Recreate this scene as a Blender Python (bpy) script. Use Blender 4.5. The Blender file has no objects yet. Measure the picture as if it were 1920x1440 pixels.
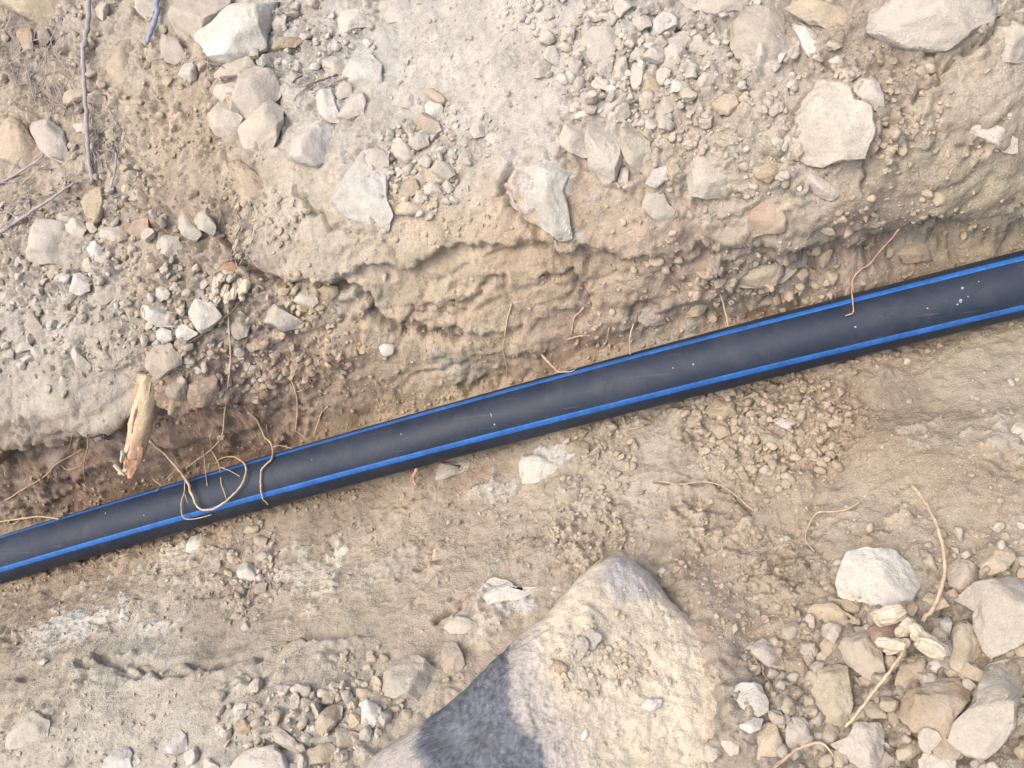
import bpy, math, random
import numpy as np
from mathutils import Vector, Matrix

random.seed(7)
RNG = np.random.default_rng(11)
scene = bpy.context.scene
COL = scene.collection

# ------------------------------------------------------------------ camera
CAM_YAW, CAM_PITCH, CAM_DIST, HFOV = 18.0, 20.0, 1.4, math.radians(62)
TARGET = np.array([0.0, 0.0, -0.22])
FPX = 960 / math.tan(HFOV / 2)                       # focal length in photograph pixels
cf = -np.array([math.tan(math.radians(CAM_YAW)), -math.tan(math.radians(CAM_PITCH)), 1.0])
cf /= np.linalg.norm(cf)
CPOS = TARGET - cf * CAM_DIST
cr = np.cross(cf, [0, 1, 0]); cr /= np.linalg.norm(cr)
cu = np.cross(cr, cf)
cam_data = bpy.data.cameras.new('camera')
cam = bpy.data.objects.new('camera', cam_data); COL.objects.link(cam)
cam.matrix_world = Matrix(((cr[0], cu[0], -cf[0], CPOS[0]), (cr[1], cu[1], -cf[1], CPOS[1]),
                           (cr[2], cu[2], -cf[2], CPOS[2]), (0, 0, 0, 1)))
cam_data.sensor_fit = 'HORIZONTAL'; cam_data.angle = HFOV
cam_data.clip_start = 0.01; cam_data.clip_end = 200
scene.camera = cam
scene.render.resolution_x, scene.render.resolution_y = 1024, 768

# ------------------------------------------------------------------ sky, sun, exposure
SUN_EL, SUN_AZ = 72.0, 205.0      # azimuth measured from +X towards +Y: soft light from the left
world = bpy.data.worlds.new('World'); scene.world = world; world.use_nodes = True
wn = world.node_tree.nodes; wl = world.node_tree.links
sky = wn.new('ShaderNodeTexSky'); sky.sky_type = 'NISHITA'; sky.sun_disc = False
sky.sun_elevation = math.radians(SUN_EL); sky.sun_rotation = math.radians(90 - SUN_AZ)
sky.altitude = 600; sky.air_density = 1.0; sky.dust_density = 9.0; sky.ozone_density = 1.0
bg = wn['Background']; bg.inputs['Strength'].default_value = 0.15
wl.new(sky.outputs['Color'], bg.inputs['Color'])
sun_data = bpy.data.lights.new('sun', 'SUN')
sun_data.energy = 1.25; sun_data.angle = math.radians(70); sun_data.color = (1.0, 0.95, 0.88)
sun = bpy.data.objects.new('sun', sun_data); COL.objects.link(sun)
sd = Vector((math.cos(math.radians(SUN_EL)) * math.cos(math.radians(SUN_AZ)),
             math.cos(math.radians(SUN_EL)) * math.sin(math.radians(SUN_AZ)), math.sin(math.radians(SUN_EL))))
sun.rotation_euler = sd.to_track_quat('Z', 'Y').to_euler(); sun.location = (0, 0, 6)
vs = scene.view_settings
vs.view_transform = 'Standard'; vs.look = 'None'; vs.gamma = 1.0; vs.use_curve_mapping = False
vs.exposure = 1.08

# ------------------------------------------------------------------ small numeric helpers
KALB = 0.60                                          # sunlit appearance -> albedo
def lin(c):
    c = np.asarray(c, float) / 255
    return np.where(c <= 0.04045, c / 12.92, ((c + 0.055) / 1.055) ** 2.4)
def alb(r, g, b, k=KALB):
    return lin((r, g, b)) * k
def hash2(ix, iy, seed):
    h = (ix * 374761393 + iy * 668265263 + seed * 974634777) & 0xFFFFFFFF
    h = ((h ^ (h >> 13)) * 1274126177) & 0xFFFFFFFF
    h = ((h ^ (h >> 16)) * 2246822519) & 0xFFFFFFFF
    return ((h ^ (h >> 15)) & 0xFFFFFF) / float(0x1000000)
def perlin(x, y, seed=0):
    x0 = np.floor(x).astype(np.int64); y0 = np.floor(y).astype(np.int64)
    fx = x - x0; fy = y - y0
    u = fx * fx * fx * (fx * (fx * 6 - 15) + 10); v = fy * fy * fy * (fy * (fy * 6 - 15) + 10)
    def g(i, j):
        a = hash2(x0 + i, y0 + j, seed) * 2 * math.pi
        return np.cos(a) * (fx - i) + np.sin(a) * (fy - j)
    n0 = g(0, 0); n1 = g(1, 0); n2 = g(0, 1); n3 = g(1, 1)
    a = n0 + u * (n1 - n0); b = n2 + u * (n3 - n2)
    return (a + v * (b - a)) * 1.5
def fbm(x, y, sc, octv, seed=0, gain=0.5):
    s = 0; a = 1.0; f = 1.0 / sc
    for o in range(octv):
        s = s + a * perlin(x * f + 17.3 * o, y * f - 9.1 * o, seed + o); a *= gain; f *= 2.03
    return s
def ridged(x, y, sc, octv, seed=0):
    s = 0; a = 1.0; f = 1.0 / sc
    for o in range(octv):
        s = s + a * (1 - 2 * np.abs(perlin(x * f + 7.7 * o, y * f + 3.1 * o, seed + o))); a *= 0.5; f *= 2.1
    return s
def worley(x, y, sc, seed=0):
    """distance to nearest and second nearest jittered point, in cells, and a random value of the nearest cell"""
    x = x / sc; y = y / sc
    x0 = np.floor(x).astype(np.int64); y0 = np.floor(y).astype(np.int64)
    d1 = np.full(x.shape, 9.0); d2 = np.full(x.shape, 9.0); rv = np.zeros(x.shape)
    for i in (-1, 0, 1):
        for j in (-1, 0, 1):
            cx = x0 + i; cy = y0 + j
            dx = cx + hash2(cx, cy, seed) - x; dy = cy + hash2(cx, cy, seed + 5) - y
            d = np.sqrt(dx * dx + dy * dy); r = hash2(cx, cy, seed + 9)
            near = d < d1
            d2 = np.where(near, d1, np.minimum(d2, d)); rv = np.where(near, r, rv); d1 = np.where(near, d, d1)
    return d1, d2, rv
def smooth(e0, e1, x):
    t = np.clip((x - e0) / (e1 - e0), 0, 1); return t * t * (3 - 2 * t)

def ray_dir(px, py):
    px = np.asarray(px, float); py = np.asarray(py, float)
    return cf + ((px - 960) / FPX)[..., None] * cr + ((720 - py) / FPX)[..., None] * cu   # unit depth along the axis
def on_z(px, py, z):
    d = ray_dir(px, py); t = (np.asarray(z) - CPOS[2]) / d[..., 2]
    return CPOS + d * t[..., None]
def on_plane(px, py, q, n):
    d = ray_dir(px, py); t = ((q - CPOS) @ n) / (d @ n)
    return CPOS + d * t[..., None]

# ------------------------------------------------------------------ pipe centre line (needed by the trench)
PIPE_R = 0.045
PC = np.array([(0, 1050), (240, 979), (480, 909), (720, 841), (960, 776), (1200, 713), (1440, 652), (1680, 592), (1920, 532)], float)
_dep = 2 * PIPE_R * FPX / (86 + 36 * PC[:, 0] / 1920)
PIPE_IN = CPOS + ray_dir(PC[:, 0], PC[:, 1]) * _dep[:, None]
_cx = np.polyfit(PIPE_IN[:, 0], PIPE_IN[:, 1], 2); _cz = np.polyfit(PIPE_IN[:, 0], PIPE_IN[:, 2], 1)
PX0, PX1 = PIPE_IN[0, 0] - .05, PIPE_IN[-1, 0] + .05
def pipe_at(x):
    x = np.asarray(x, float); xc = np.clip(x, PX0, PX1)
    sl = 2 * _cx[0] * xc + _cx[1]
    return np.polyval(_cx, xc) + sl * (x - xc), np.polyval(_cz, np.clip(x, -3, 3))

# ------------------------------------------------------------------ materials
def new_mat(name):
    m = bpy.data.materials.new(name); m.use_nodes = True
    nt = m.node_tree; b = nt.nodes['Principled BSDF']; return m, nt, b
def nd(nt, typ, **kw):
    n = nt.nodes.new(typ)
    for k, v in kw.items():
        if k.startswith('i_'): n.inputs[k[2:].replace('_', ' ')].default_value = v
        else: setattr(n, k, v)
    return n
def mixc(nt, blend, fac, a, b):
    n = nt.nodes.new('ShaderNodeMix'); n.data_type = 'RGBA'; n.blend_type = blend
    for s, v in ((0, fac), (6, a), (7, b)):
        if isinstance(v, bpy.types.NodeSocket): nt.links.new(v, n.inputs[s])
        elif s == 0: n.inputs[0].default_value = v
        else: n.inputs[s].default_value = (*v, 1)
    return n.outputs[2]
def noise(nt, vec, scale, detail=4, rough=0.6, dist=0.0):
    n = nd(nt, 'ShaderNodeTexNoise'); n.inputs['Scale'].default_value = scale
    n.inputs['Detail'].default_value = detail; n.inputs['Roughness'].default_value = rough
    n.inputs['Distortion'].default_value = dist
    nt.links.new(vec, n.inputs['Vector']); return n
def ramp(nt, fac, stops):
    n = nd(nt, 'ShaderNodeValToRGB'); nt.links.new(fac, n.inputs['Fac'])
    e = n.color_ramp.elements
    while len(e) < len(stops): e.new(0.5)
    for el, (p, c) in zip(e, stops):
        el.position = p; el.color = (*c, 1) if len(c) == 3 else c
    return n.outputs['Color']
def g3(v): return (v, v, v)

def earth_material(name, colour_from, bump=1.0, dusty=0.5, rough=0.95, speck=True, stain=0.12):
    """dry soil and stone: base colour from a colour attribute or from the object, broken up by grain, dust and specks"""
    m, nt, b = new_mat(name)
    tc = nd(nt, 'ShaderNodeTexCoord')
    vec = tc.outputs['Object']
    oi = nd(nt, 'ShaderNodeObjectInfo')
    if colour_from == 'object':
        mp = nd(nt, 'ShaderNodeVectorMath', operation='ADD')
        sc_ = nd(nt, 'ShaderNodeVectorMath', operation='SCALE'); sc_.inputs['Scale'].default_value = 13.0
        cmb = nd(nt, 'ShaderNodeCombineXYZ')
        for k in range(3): nt.links.new(oi.outputs['Random'], cmb.inputs[k])
        nt.links.new(cmb.outputs[0], sc_.inputs[0]); nt.links.new(vec, mp.inputs[0]); nt.links.new(sc_.outputs[0], mp.inputs[1])
        vec = mp.outputs[0]; base = oi.outputs['Color']
    else:
        at = nd(nt, 'ShaderNodeAttribute', attribute_name='Col'); base = at.outputs['Color']
    n1 = noise(nt, vec, 14, 5, 0.62); n2 = noise(nt, vec, 90, 5, 0.7); n3 = noise(nt, vec, 420, 3, 0.7)
    c = mixc(nt, 'MULTIPLY', 1.0, base, ramp(nt, n1.outputs['Fac'], [(0.3, g3(1 - stain) if False else (1 - stain, 1 - stain * 1.08, 1 - stain * 1.16)), (0.7, (1.10, 1.10, 1.10))]))
    c = mixc(nt, 'MULTIPLY', 1.0, c, ramp(nt, n2.outputs['Fac'], [(0.28, (0.82, 0.80, 0.78)), (0.5, g3(1.0)), (0.75, g3(1.15))]))
    c = mixc(nt, 'MULTIPLY', 0.85, c, ramp(nt, n3.outputs['Fac'], [(0.3, (0.78, 0.76, 0.74)), (0.7, g3(1.18))]))
    if dusty > 0:
        nu = noise(nt, vec, 26, 6, 0.7, 0.6)
        mask = ramp(nt, nu.outputs['Fac'], [(0.40, g3(dusty * .25)), (0.62, g3(dusty))])
        c = mixc(nt, 'MIX', mask, c, tuple(alb(207, 196, 177)))
    if speck:
        vo = nd(nt, 'ShaderNodeTexVoronoi', feature='F1'); vo.inputs['Scale'].default_value = 240
        nt.links.new(vec, vo.inputs['Vector'])
        lt = nd(nt, 'ShaderNodeMath', operation='LESS_THAN'); lt.inputs[1].default_value = 0.22
        nt.links.new(vo.outputs['Distance'], lt.inputs[0])
        sx = nd(nt, 'ShaderNodeSeparateXYZ'); nt.links.new(vo.outputs['Color'], sx.inputs[0])
        gt = nd(nt, 'ShaderNodeMath', operation='GREATER_THAN'); gt.inputs[1].default_value = 0.88
        nt.links.new(sx.outputs[0], gt.inputs[0])
        mu = nd(nt, 'ShaderNodeMath', operation='MULTIPLY'); nt.links.new(lt.outputs[0], mu.inputs[0]); nt.links.new(gt.outputs[0], mu.inputs[1])
        c = mixc(nt, 'MIX', mu.outputs[0], c, mixc(nt, 'MIX', sx.outputs[1], tuple(alb(180, 150, 115)), tuple(alb(240, 234, 224))))
    nt.links.new(c, b.inputs['Base Color'])
    b.inputs['Roughness'].default_value = rough
    b.inputs['Specular IOR Level'].default_value = 0.2
    h1 = nd(nt, 'ShaderNodeMath', operation='MULTIPLY'); h1.inputs[1].default_value = 0.35; nt.links.new(n3.outputs['Fac'], h1.inputs[0])
    h2 = nd(nt, 'ShaderNodeMath', operation='ADD'); nt.links.new(h1.outputs[0], h2.inputs[0]); nt.links.new(n2.outputs['Fac'], h2.inputs[1])
    bp = nd(nt, 'ShaderNodeBump'); bp.inputs['Strength'].default_value = 0.75 * bump; bp.inputs['Distance'].default_value = 0.006
    nt.links.new(h2.outputs[0], bp.inputs['Height']); nt.links.new(bp.outputs['Normal'], b.inputs['Normal'])
    return m
M_SOIL = earth_material('dry_soil', 'attr', 1.2, 0.0)
M_STONE = earth_material('dusty_stone', 'object', 0.9, 0.62, 0.88, False, 0.20)
M_CLOD = earth_material('soil_clod', 'object', 1.5, 0.5, 0.95, True)
M_GRAVEL = earth_material('loose_gravel', 'attr', 0.7, 0.3, 0.92, False)
M_ROCK = earth_material('dusty_boulder', 'attr', 0.8, 0.0, 0.9, False)

def simple_material(name, col, rough=0.6, var=0.25, scale=60, bump=0.2, spec=0.4, stretch=None):
    m, nt, b = new_mat(name)
    tc = nd(nt, 'ShaderNodeTexCoord'); vec = tc.outputs['Object']
    n = noise(nt, vec, scale, 5, 0.65); n2 = noise(nt, vec, scale * 6, 3, 0.6)
    c = mixc(nt, 'MULTIPLY', 1.0, tuple(col), ramp(nt, n.outputs['Fac'], [(0.3, g3(1 - var)), (0.7, g3(1 + var))]))
    c = mixc(nt, 'MULTIPLY', 0.8, c, ramp(nt, n2.outputs['Fac'], [(0.3, g3(1 - var)), (0.7, g3(1 + var))]))
    nt.links.new(c, b.inputs['Base Color']); b.inputs['Roughness'].default_value = rough
    b.inputs['Specular IOR Level'].default_value = spec
    bp = nd(nt, 'ShaderNodeBump'); bp.inputs['Strength'].default_value = bump; bp.inputs['Distance'].default_value = 0.002
    nt.links.new(n2.outputs['Fac'], bp.inputs['Height']); nt.links.new(bp.outputs['Normal'], b.inputs['Normal'])
    return m
M_ROOT = simple_material('pale_root_bark', alb(214, 190, 156), 0.75, 0.25, 90, 0.4)
M_ROOTDARK = simple_material('brown_root_bark', alb(188, 158, 126), 0.75, 0.25, 90, 0.4)
M_ROOTPINK = simple_material('pink_root_flesh', alb(208, 172, 146), 0.7, 0.25, 90, 0.3)
M_WOOD = simple_material('split_pale_wood', alb(216, 200, 174), 0.8, 0.2, 70, 0.5)
M_WOODPINK = simple_material('torn_pinkish_wood', alb(218, 170, 136), 0.7, 0.3, 60, 0.5)
M_BARK = simple_material('orange_bark', alb(176, 138, 108), 0.85, 0.35, 60, 0.6)
M_BARKDARK = simple_material('purple_brown_bark', alb(158, 136, 120), 0.85, 0.35, 60, 0.6)
M_TWIG = simple_material('weathered_grey_twig', alb(178, 168, 166), 0.7, 0.2, 80, 0.4)
M_TWIGBLUE = simple_material('weathered_bluish_twig', alb(160, 168, 182), 0.7, 0.15, 80, 0.4)
M_TWIGDARK = simple_material('dark_brown_twig', alb(120, 100, 84), 0.8, 0.25, 80, 0.4)
M_GRASS = simple_material('dead_grass', alb(170, 158, 150), 0.8, 0.3, 80, 0.2)
M_STRIPE = simple_material('blue_pipe_stripe', (0.017, 0.098, 0.31), 0.5, 0.26, 25, 0.06, 0.4)
M_SCUFF = simple_material('pale_scuff', (0.20, 0.23, 0.27), 0.8, 0.25, 200, 0.3)

def pipe_material():
    m, nt, b = new_mat('black_polyethylene')
    tc = nd(nt, 'ShaderNodeTexCoord'); vec = tc.outputs['Object']
    n = noise(nt, vec, 9, 6, 0.65); n2 = noise(nt, vec, 150, 4, 0.7)
    dust = ramp(nt, n.outputs['Fac'], [(0.3, g3(0.0)), (0.75, g3(1.0))])
    c = mixc(nt, 'MIX', dust, (0.010, 0.016, 0.029), (0.020, 0.028, 0.044))  # blue tint of both tones paints the sky's sheen into the base
    film = noise(nt, vec, 22, 8, 0.75, 0.8)
    fm = ramp(nt, film.outputs['Fac'], [(0.46, g3(0.0)), (0.74, g3(0.26))])
    c = mixc(nt, 'MIX', fm, c, (0.085, 0.080, 0.078))
    sp = ramp(nt, n2.outputs['Fac'], [(0.62, g3(0.0)), (0.78, g3(0.30))])
    c = mixc(nt, 'MIX', sp, c, (0.15, 0.14, 0.13))
    # fine drag scratches along and across the pipe
    for rot_, scl in ((0.28, (3, 160, 160)), (1.5, (4, 220, 220))):
        mpn = nd(nt, 'ShaderNodeMapping'); mpn.inputs['Rotation'].default_value = (0, 0, rot_); mpn.inputs['Scale'].default_value = scl
        nt.links.new(vec, mpn.inputs['Vector']); sn = noise(nt, mpn.outputs[0], 1.0, 2, 0.5)
        c = mixc(nt, 'MIX', ramp(nt, sn.outputs['Fac'], [(0.70, g3(0.0)), (0.76, g3(0.35))]), c, (0.10, 0.105, 0.115))
    nt.links.new(c, b.inputs['Base Color'])
    rr = ramp(nt, n.outputs['Fac'], [(0.3, g3(0.46)), (0.7, g3(0.60))]); nt.links.new(rr, b.inputs['Roughness'])
    b.inputs['Specular IOR Level'].default_value = 0.25
    bp = nd(nt, 'ShaderNodeBump'); bp.inputs['Strength'].default_value = 0.06; bp.inputs['Distance'].default_value = 0.001
    nt.links.new(n2.outputs['Fac'], bp.inputs['Height']); nt.links.new(bp.outputs['Normal'], b.inputs['Normal'])
    return m
M_PIPE = pipe_material()

# ------------------------------------------------------------------ object helpers
def mesh_from(name, v, f, smooth_shade=True):
    v = np.ascontiguousarray(v, np.float32); f = np.ascontiguousarray(f, np.int32)
    me = bpy.data.meshes.new(name); n = f.shape[1]
    me.vertices.add(len(v)); me.vertices.foreach_set('co', v.ravel())
    me.loops.add(f.size); me.loops.foreach_set('vertex_index', f.ravel())
    me.polygons.add(len(f)); me.polygons.foreach_set('loop_start', np.arange(0, f.size, n, dtype=np.int32))
    me.update(calc_edges=True)
    me.polygons.foreach_set('use_smooth', np.full(len(f), smooth_shade, bool))
    return me
def set_col(me, rgb):
    a = me.color_attributes.new('Col', 'FLOAT_COLOR', 'POINT')
    d = np.ones((len(rgb), 4), np.float32); d[:, :3] = rgb; a.data.foreach_set('color', d.ravel())
def link(name, me, mat, parent=None, loc=None):
    o = bpy.data.objects.new(name, me)
    if me is not None and mat is not None and not me.materials: me.materials.append(mat)
    COL.objects.link(o)
    if parent is not None: o.parent = parent
    if loc is not None: o.location = loc
    return o
def tag(o, label, cat, group=None):
    o['label'] = label; o['category'] = cat
    if group: o['group'] = group
    return o

# ------------------------------------------------------------------ ground: one sheet with the trench dug into it
def axis(lo, hi, step, far, growth=1.09):
    core = np.arange(lo, hi, step); out = []; x = core[-1]; s = step
    while x < far: s = min(s * growth, 1.5); x += s; out.append(x)
    inn = []; x = core[0]; s = step
    while x > -far: s = min(s * growth, 1.5); x -= s; inn.append(x)
    return np.array(inn[::-1] + list(core) + out)
GX = axis(-1.22, 0.92, 0.0030, 14); GY = axis(-0.66, 0.98, 0.0024, 14)
XX, YY = np.meshgrid(GX, GY)                         # rows: y
# macro shape: heights read from the photograph, (pixel x, pixel y, z); 'p' = relative to the pipe's centre height
HC = []
def col_pts(x, lst):
    for y, z in lst: HC.append((x, y, z))
# (trench floor entries are given relative to the pipe by adding 'p')
P_ = 'p'
COLS = {
 -60: [(0, .05), (300, .03), (600, .0), (830, -.035), (862, -.16), (930, -.24), (985, (P_, -.05)), (1070, (P_, -.052)), (1130, (P_, -.02)), (1200, -.19), (1270, -.12), (1320, -.09), (1440, -.06)],
 120: [(0, .05), (300, .03), (600, .0), (770, -.02), (815, -.03), (842, -.15), (905, -.24), (955, (P_, -.052)), (1025, (P_, -.055)), (1090, (P_, -.03)), (1170, -.19), (1250, -.12), (1290, -.085), (1340, -.075), (1440, -.05)],
 320: [(0, .055), (300, .03), (520, .005), (700, -.02), (745, -.03), (775, -.13), (840, -.22), (905, (P_, -.052)), (970, (P_, -.055)), (1040, (P_, -.03)), (1130, -.20), (1220, -.145), (1262, -.09), (1320, -.07), (1440, -.035)],
 500: [(0, .05), (250, .03), (450, .01), (540, -.02), (640, -.07), (720, -.13), (790, -.20), (850, (P_, -.052)), (915, (P_, -.055)), (985, (P_, -.04)), (1080, -.22), (1180, -.16), (1235, -.115), (1275, -.085), (1350, -.06), (1440, -.03)],
 730: [(0, .045), (250, .025), (420, .0), (500, -.04), (560, -.09), (640, -.14), (720, -.20), (785, (P_, -.052)), (850, (P_, -.055)), (930, (P_, -.045)), (1040, -.22), (1150, -.165), (1240, -.12), (1330, -.085), (1440, -.05)],
 960: [(0, .04), (200, .02), (380, .0), (460, -.035), (520, -.09), (590, -.13), (660, -.19), (722, (P_, -.052)), (785, (P_, -.055)), (870, (P_, -.045)), (1000, -.22), (1100, -.175), (1200, -.14), (1300, -.12), (1440, -.09)],
 1200: [(0, .045), (200, .03), (360, .0), (440, -.04), (510, -.10), (580, -.17), (655, (P_, -.052)), (722, (P_, -.055)), (820, (P_, -.045)), (950, -.21), (1060, -.18), (1200, -.15), (1320, -.12), (1440, -.09)],
 1450: [(0, .06), (200, .035), (340, .0), (430, -.045), (490, -.11), (550, -.19), (598, (P_, -.05)), (660, (P_, -.055)), (760, (P_, -.045)), (880, -.20), (1000, -.17), (1120, -.14), (1270, -.10), (1440, -.07)],
 1680: [(0, .07), (150, .03), (300, .0), (400, -.06), (460, -.13), (505, -.19), (535, (P_, -.05)), (600, (P_, -.055)), (700, (P_, -.04)), (820, -.19), (940, -.15), (1060, -.11), (1250, -.075), (1440, -.05)],
 1890: [(0, .06), (140, .03), (270, -.02), (370, -.07), (430, -.14), (465, -.19), (485, (P_, -.05)), (545, (P_, -.055)), (650, (P_, -.035)), (780, -.17), (900, -.13), (1050, -.09), (1250, -.05), (1440, -.03)],
}
def pipe_z_px(px):
    w = on_z(float(px), float(np.interp(px, PC[:, 0], PC[:, 1])), -.25); return float(pipe_at(w[0])[1])
ctrl = []
for cx_, lst in COLS.items():
    for y, z in lst:
        if isinstance(z, tuple): z = pipe_z_px(cx_) + z[1]
        ctrl.append((*on_z(float(cx_), float(y), z)[:2], z))
ctrl = np.array(ctrl)
def rbf_fit(c):
    xy = c[:, :2]; d = np.linalg.norm(xy[:, None] - xy[None], axis=2)
    A = d + np.eye(len(c)) * 0.004
    n = len(c); M = np.zeros((n + 3, n + 3)); M[:n, :n] = -A; Pm = np.c_[np.ones(n), xy]
    M[:n, n:] = Pm; M[n:, :n] = Pm.T
    return np.linalg.solve(M, np.r_[c[:, 2], 0, 0, 0])
_w = rbf_fit(ctrl)
def macro_raw(x, y):
    out = _w[-3] + _w[-2] * x + _w[-1] * y
    for i in range(len(ctrl)):
        out = out - _w[i] * np.sqrt((x - ctrl[i, 0]) ** 2 + (y - ctrl[i, 1]) ** 2 + 1e-4)
    return out
# evaluated on a coarse grid, then interpolated; outside the picture the trench runs on as it leaves it
mgx = np.arange(-1.25, 0.96, 0.01); mgy = np.arange(-0.70, 1.02, 0.01)
MG = macro_raw(*np.meshgrid(mgx, mgy))
def gauss1(a, sig, ax):
    k = np.arange(-int(3 * sig), int(3 * sig) + 1); w = np.exp(-.5 * (k / sig) ** 2); w /= w.sum(); pad = [(0, 0), (0, 0)]; pad[ax] = (len(k) // 2,) * 2
    b = np.pad(a, pad, mode='edge'); return sum(w[i] * (b[:, i:i + a.shape[1]] if ax else b[i:i + a.shape[0]]) for i in range(len(k)))
def along_pipe_blur(a, sig):
    # smooth along the trench only, so that its edges stay crisp: rows are shifted to follow the pipe first
    sh = pipe_at(mgx)[0]; out = np.empty_like(a)
    st = np.stack([np.interp(mgy + s, mgy, a[:, i]) for i, s in enumerate(sh)], 1)
    st = gauss1(st, sig, 1)
    for i, s in enumerate(sh): out[:, i] = np.interp(mgy - s, mgy, st[:, i])
    return out
MG = along_pipe_blur(MG, 5.0)
def bil(g, gx, gy, x, y):
    fx = np.interp(x, gx, np.arange(len(gx))); fy = np.interp(y, gy, np.arange(len(gy)))
    ix = np.clip(fx.astype(int), 0, len(gx) - 2); iy = np.clip(fy.astype(int), 0, len(gy) - 2)
    a = fx - ix; b = fy - iy
    return (g[iy, ix] * (1 - a) + g[iy, ix + 1] * a) * (1 - b) + (g[iy + 1, ix] * (1 - a) + g[iy + 1, ix + 1] * a) * b
def macro(x, y):
    xc = np.clip(x, -1.2, 0.85)
    yy = y - (pipe_at(x)[0] - pipe_at(xc)[0])         # keep following the pipe beyond the frame
    return bil(MG, mgx, mgy, xc, np.clip(yy, -0.68, 1.0))
def macro_normal(x, y, e=0.03):
    gx_ = (macro(x + e, y) - macro(x - e, y)) / (2 * e); gy_ = (macro(x, y + e) - macro(x, y - e)) / (2 * e)
    n = np.stack([-gx_, -gy_, np.ones_like(gx_)], -1); return n / np.linalg.norm(n, axis=-1, keepdims=True)
def macro_hit(px, py):
    z = np.full(np.shape(px), -.1)
    for _ in range(25):
        q = on_z(px, py, z); z = 0.5 * z + 0.5 * macro(q[..., 0], q[..., 1])
    return on_z(px, py, z)
MM = 0.00086                                          # metres per photograph pixel, roughly

def march(fn, px, py, n=100):
    px = np.atleast_1d(np.asarray(px, float)); py = np.atleast_1d(np.asarray(py, float))
    d = ray_dir(px, py)
    t0 = (0.20 - CPOS[2]) / d[:, 2]; t1 = (-0.42 - CPOS[2]) / d[:, 2]
    lo = t0.copy(); hi = t1.copy(); done = np.zeros(len(px), bool); prev = t0.copy()
    for k in range(1, n + 1):
        t = t0 + (t1 - t0) * k / n; q = CPOS + d * t[:, None]
        below = (q[:, 2] < fn(q[:, 0], q[:, 1])) & ~done
        lo[below] = prev[below]; hi[below] = t[below]; done |= below; prev = t
        if done.all(): break
    for _ in range(14):
        t = 0.5 * (lo + hi); q = CPOS + d * t[:, None]; b = q[:, 2] < fn(q[:, 0], q[:, 1])
        hi = np.where(b, t, hi); lo = np.where(b, lo, t)
    return CPOS + d * hi[:, None]

# how broken up the soil is: (pixel x, y, radius, roughness 0 dusty .. 1 cloddy)
ROUGH = [(920, 150, 130, .10), (880, 260, 90, .25), (1180, 160, 130, .9), (780, 310, 80, .8), (520, 90, 90, .6), (250, 250, 150, .55),
         (120, 560, 160, .65), (400, 620, 120, .9), (100, 720, 120, .2), (200, 760, 80, .25), (560, 480, 90, .25), (620, 620, 90, .6),
         (850, 560, 150, .22), (1080, 560, 130, .3), (700, 700, 110, .28), (1300, 420, 110, .4), (1420, 520, 110, .8), (1600, 420, 110, .6), (1700, 130, 100, .7),
         (1800, 300, 130, .4), (400, 800, 120, .55), (100, 900, 120, .6), (1440, 810, 120, .95), (1740, 800, 140, .12), (1230, 870, 90, .2), (900, 980, 120, .25),
         (620, 1040, 110, .2), (150, 1150, 130, .4), (470, 1090, 60, .9), (300, 1310, 170, .12), (600, 1260, 120, .15), (150, 1380, 130, .35), (560, 1380, 120, .6),
         (1400, 1080, 120, .6), (1600, 960, 130, .3), (1850, 950, 100, .4), (1600, 1330, 220, .7), (1100, 1000, 90, .55), (1330, 1000, 90, .6), (760, 1130, 110, .25)]
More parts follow.
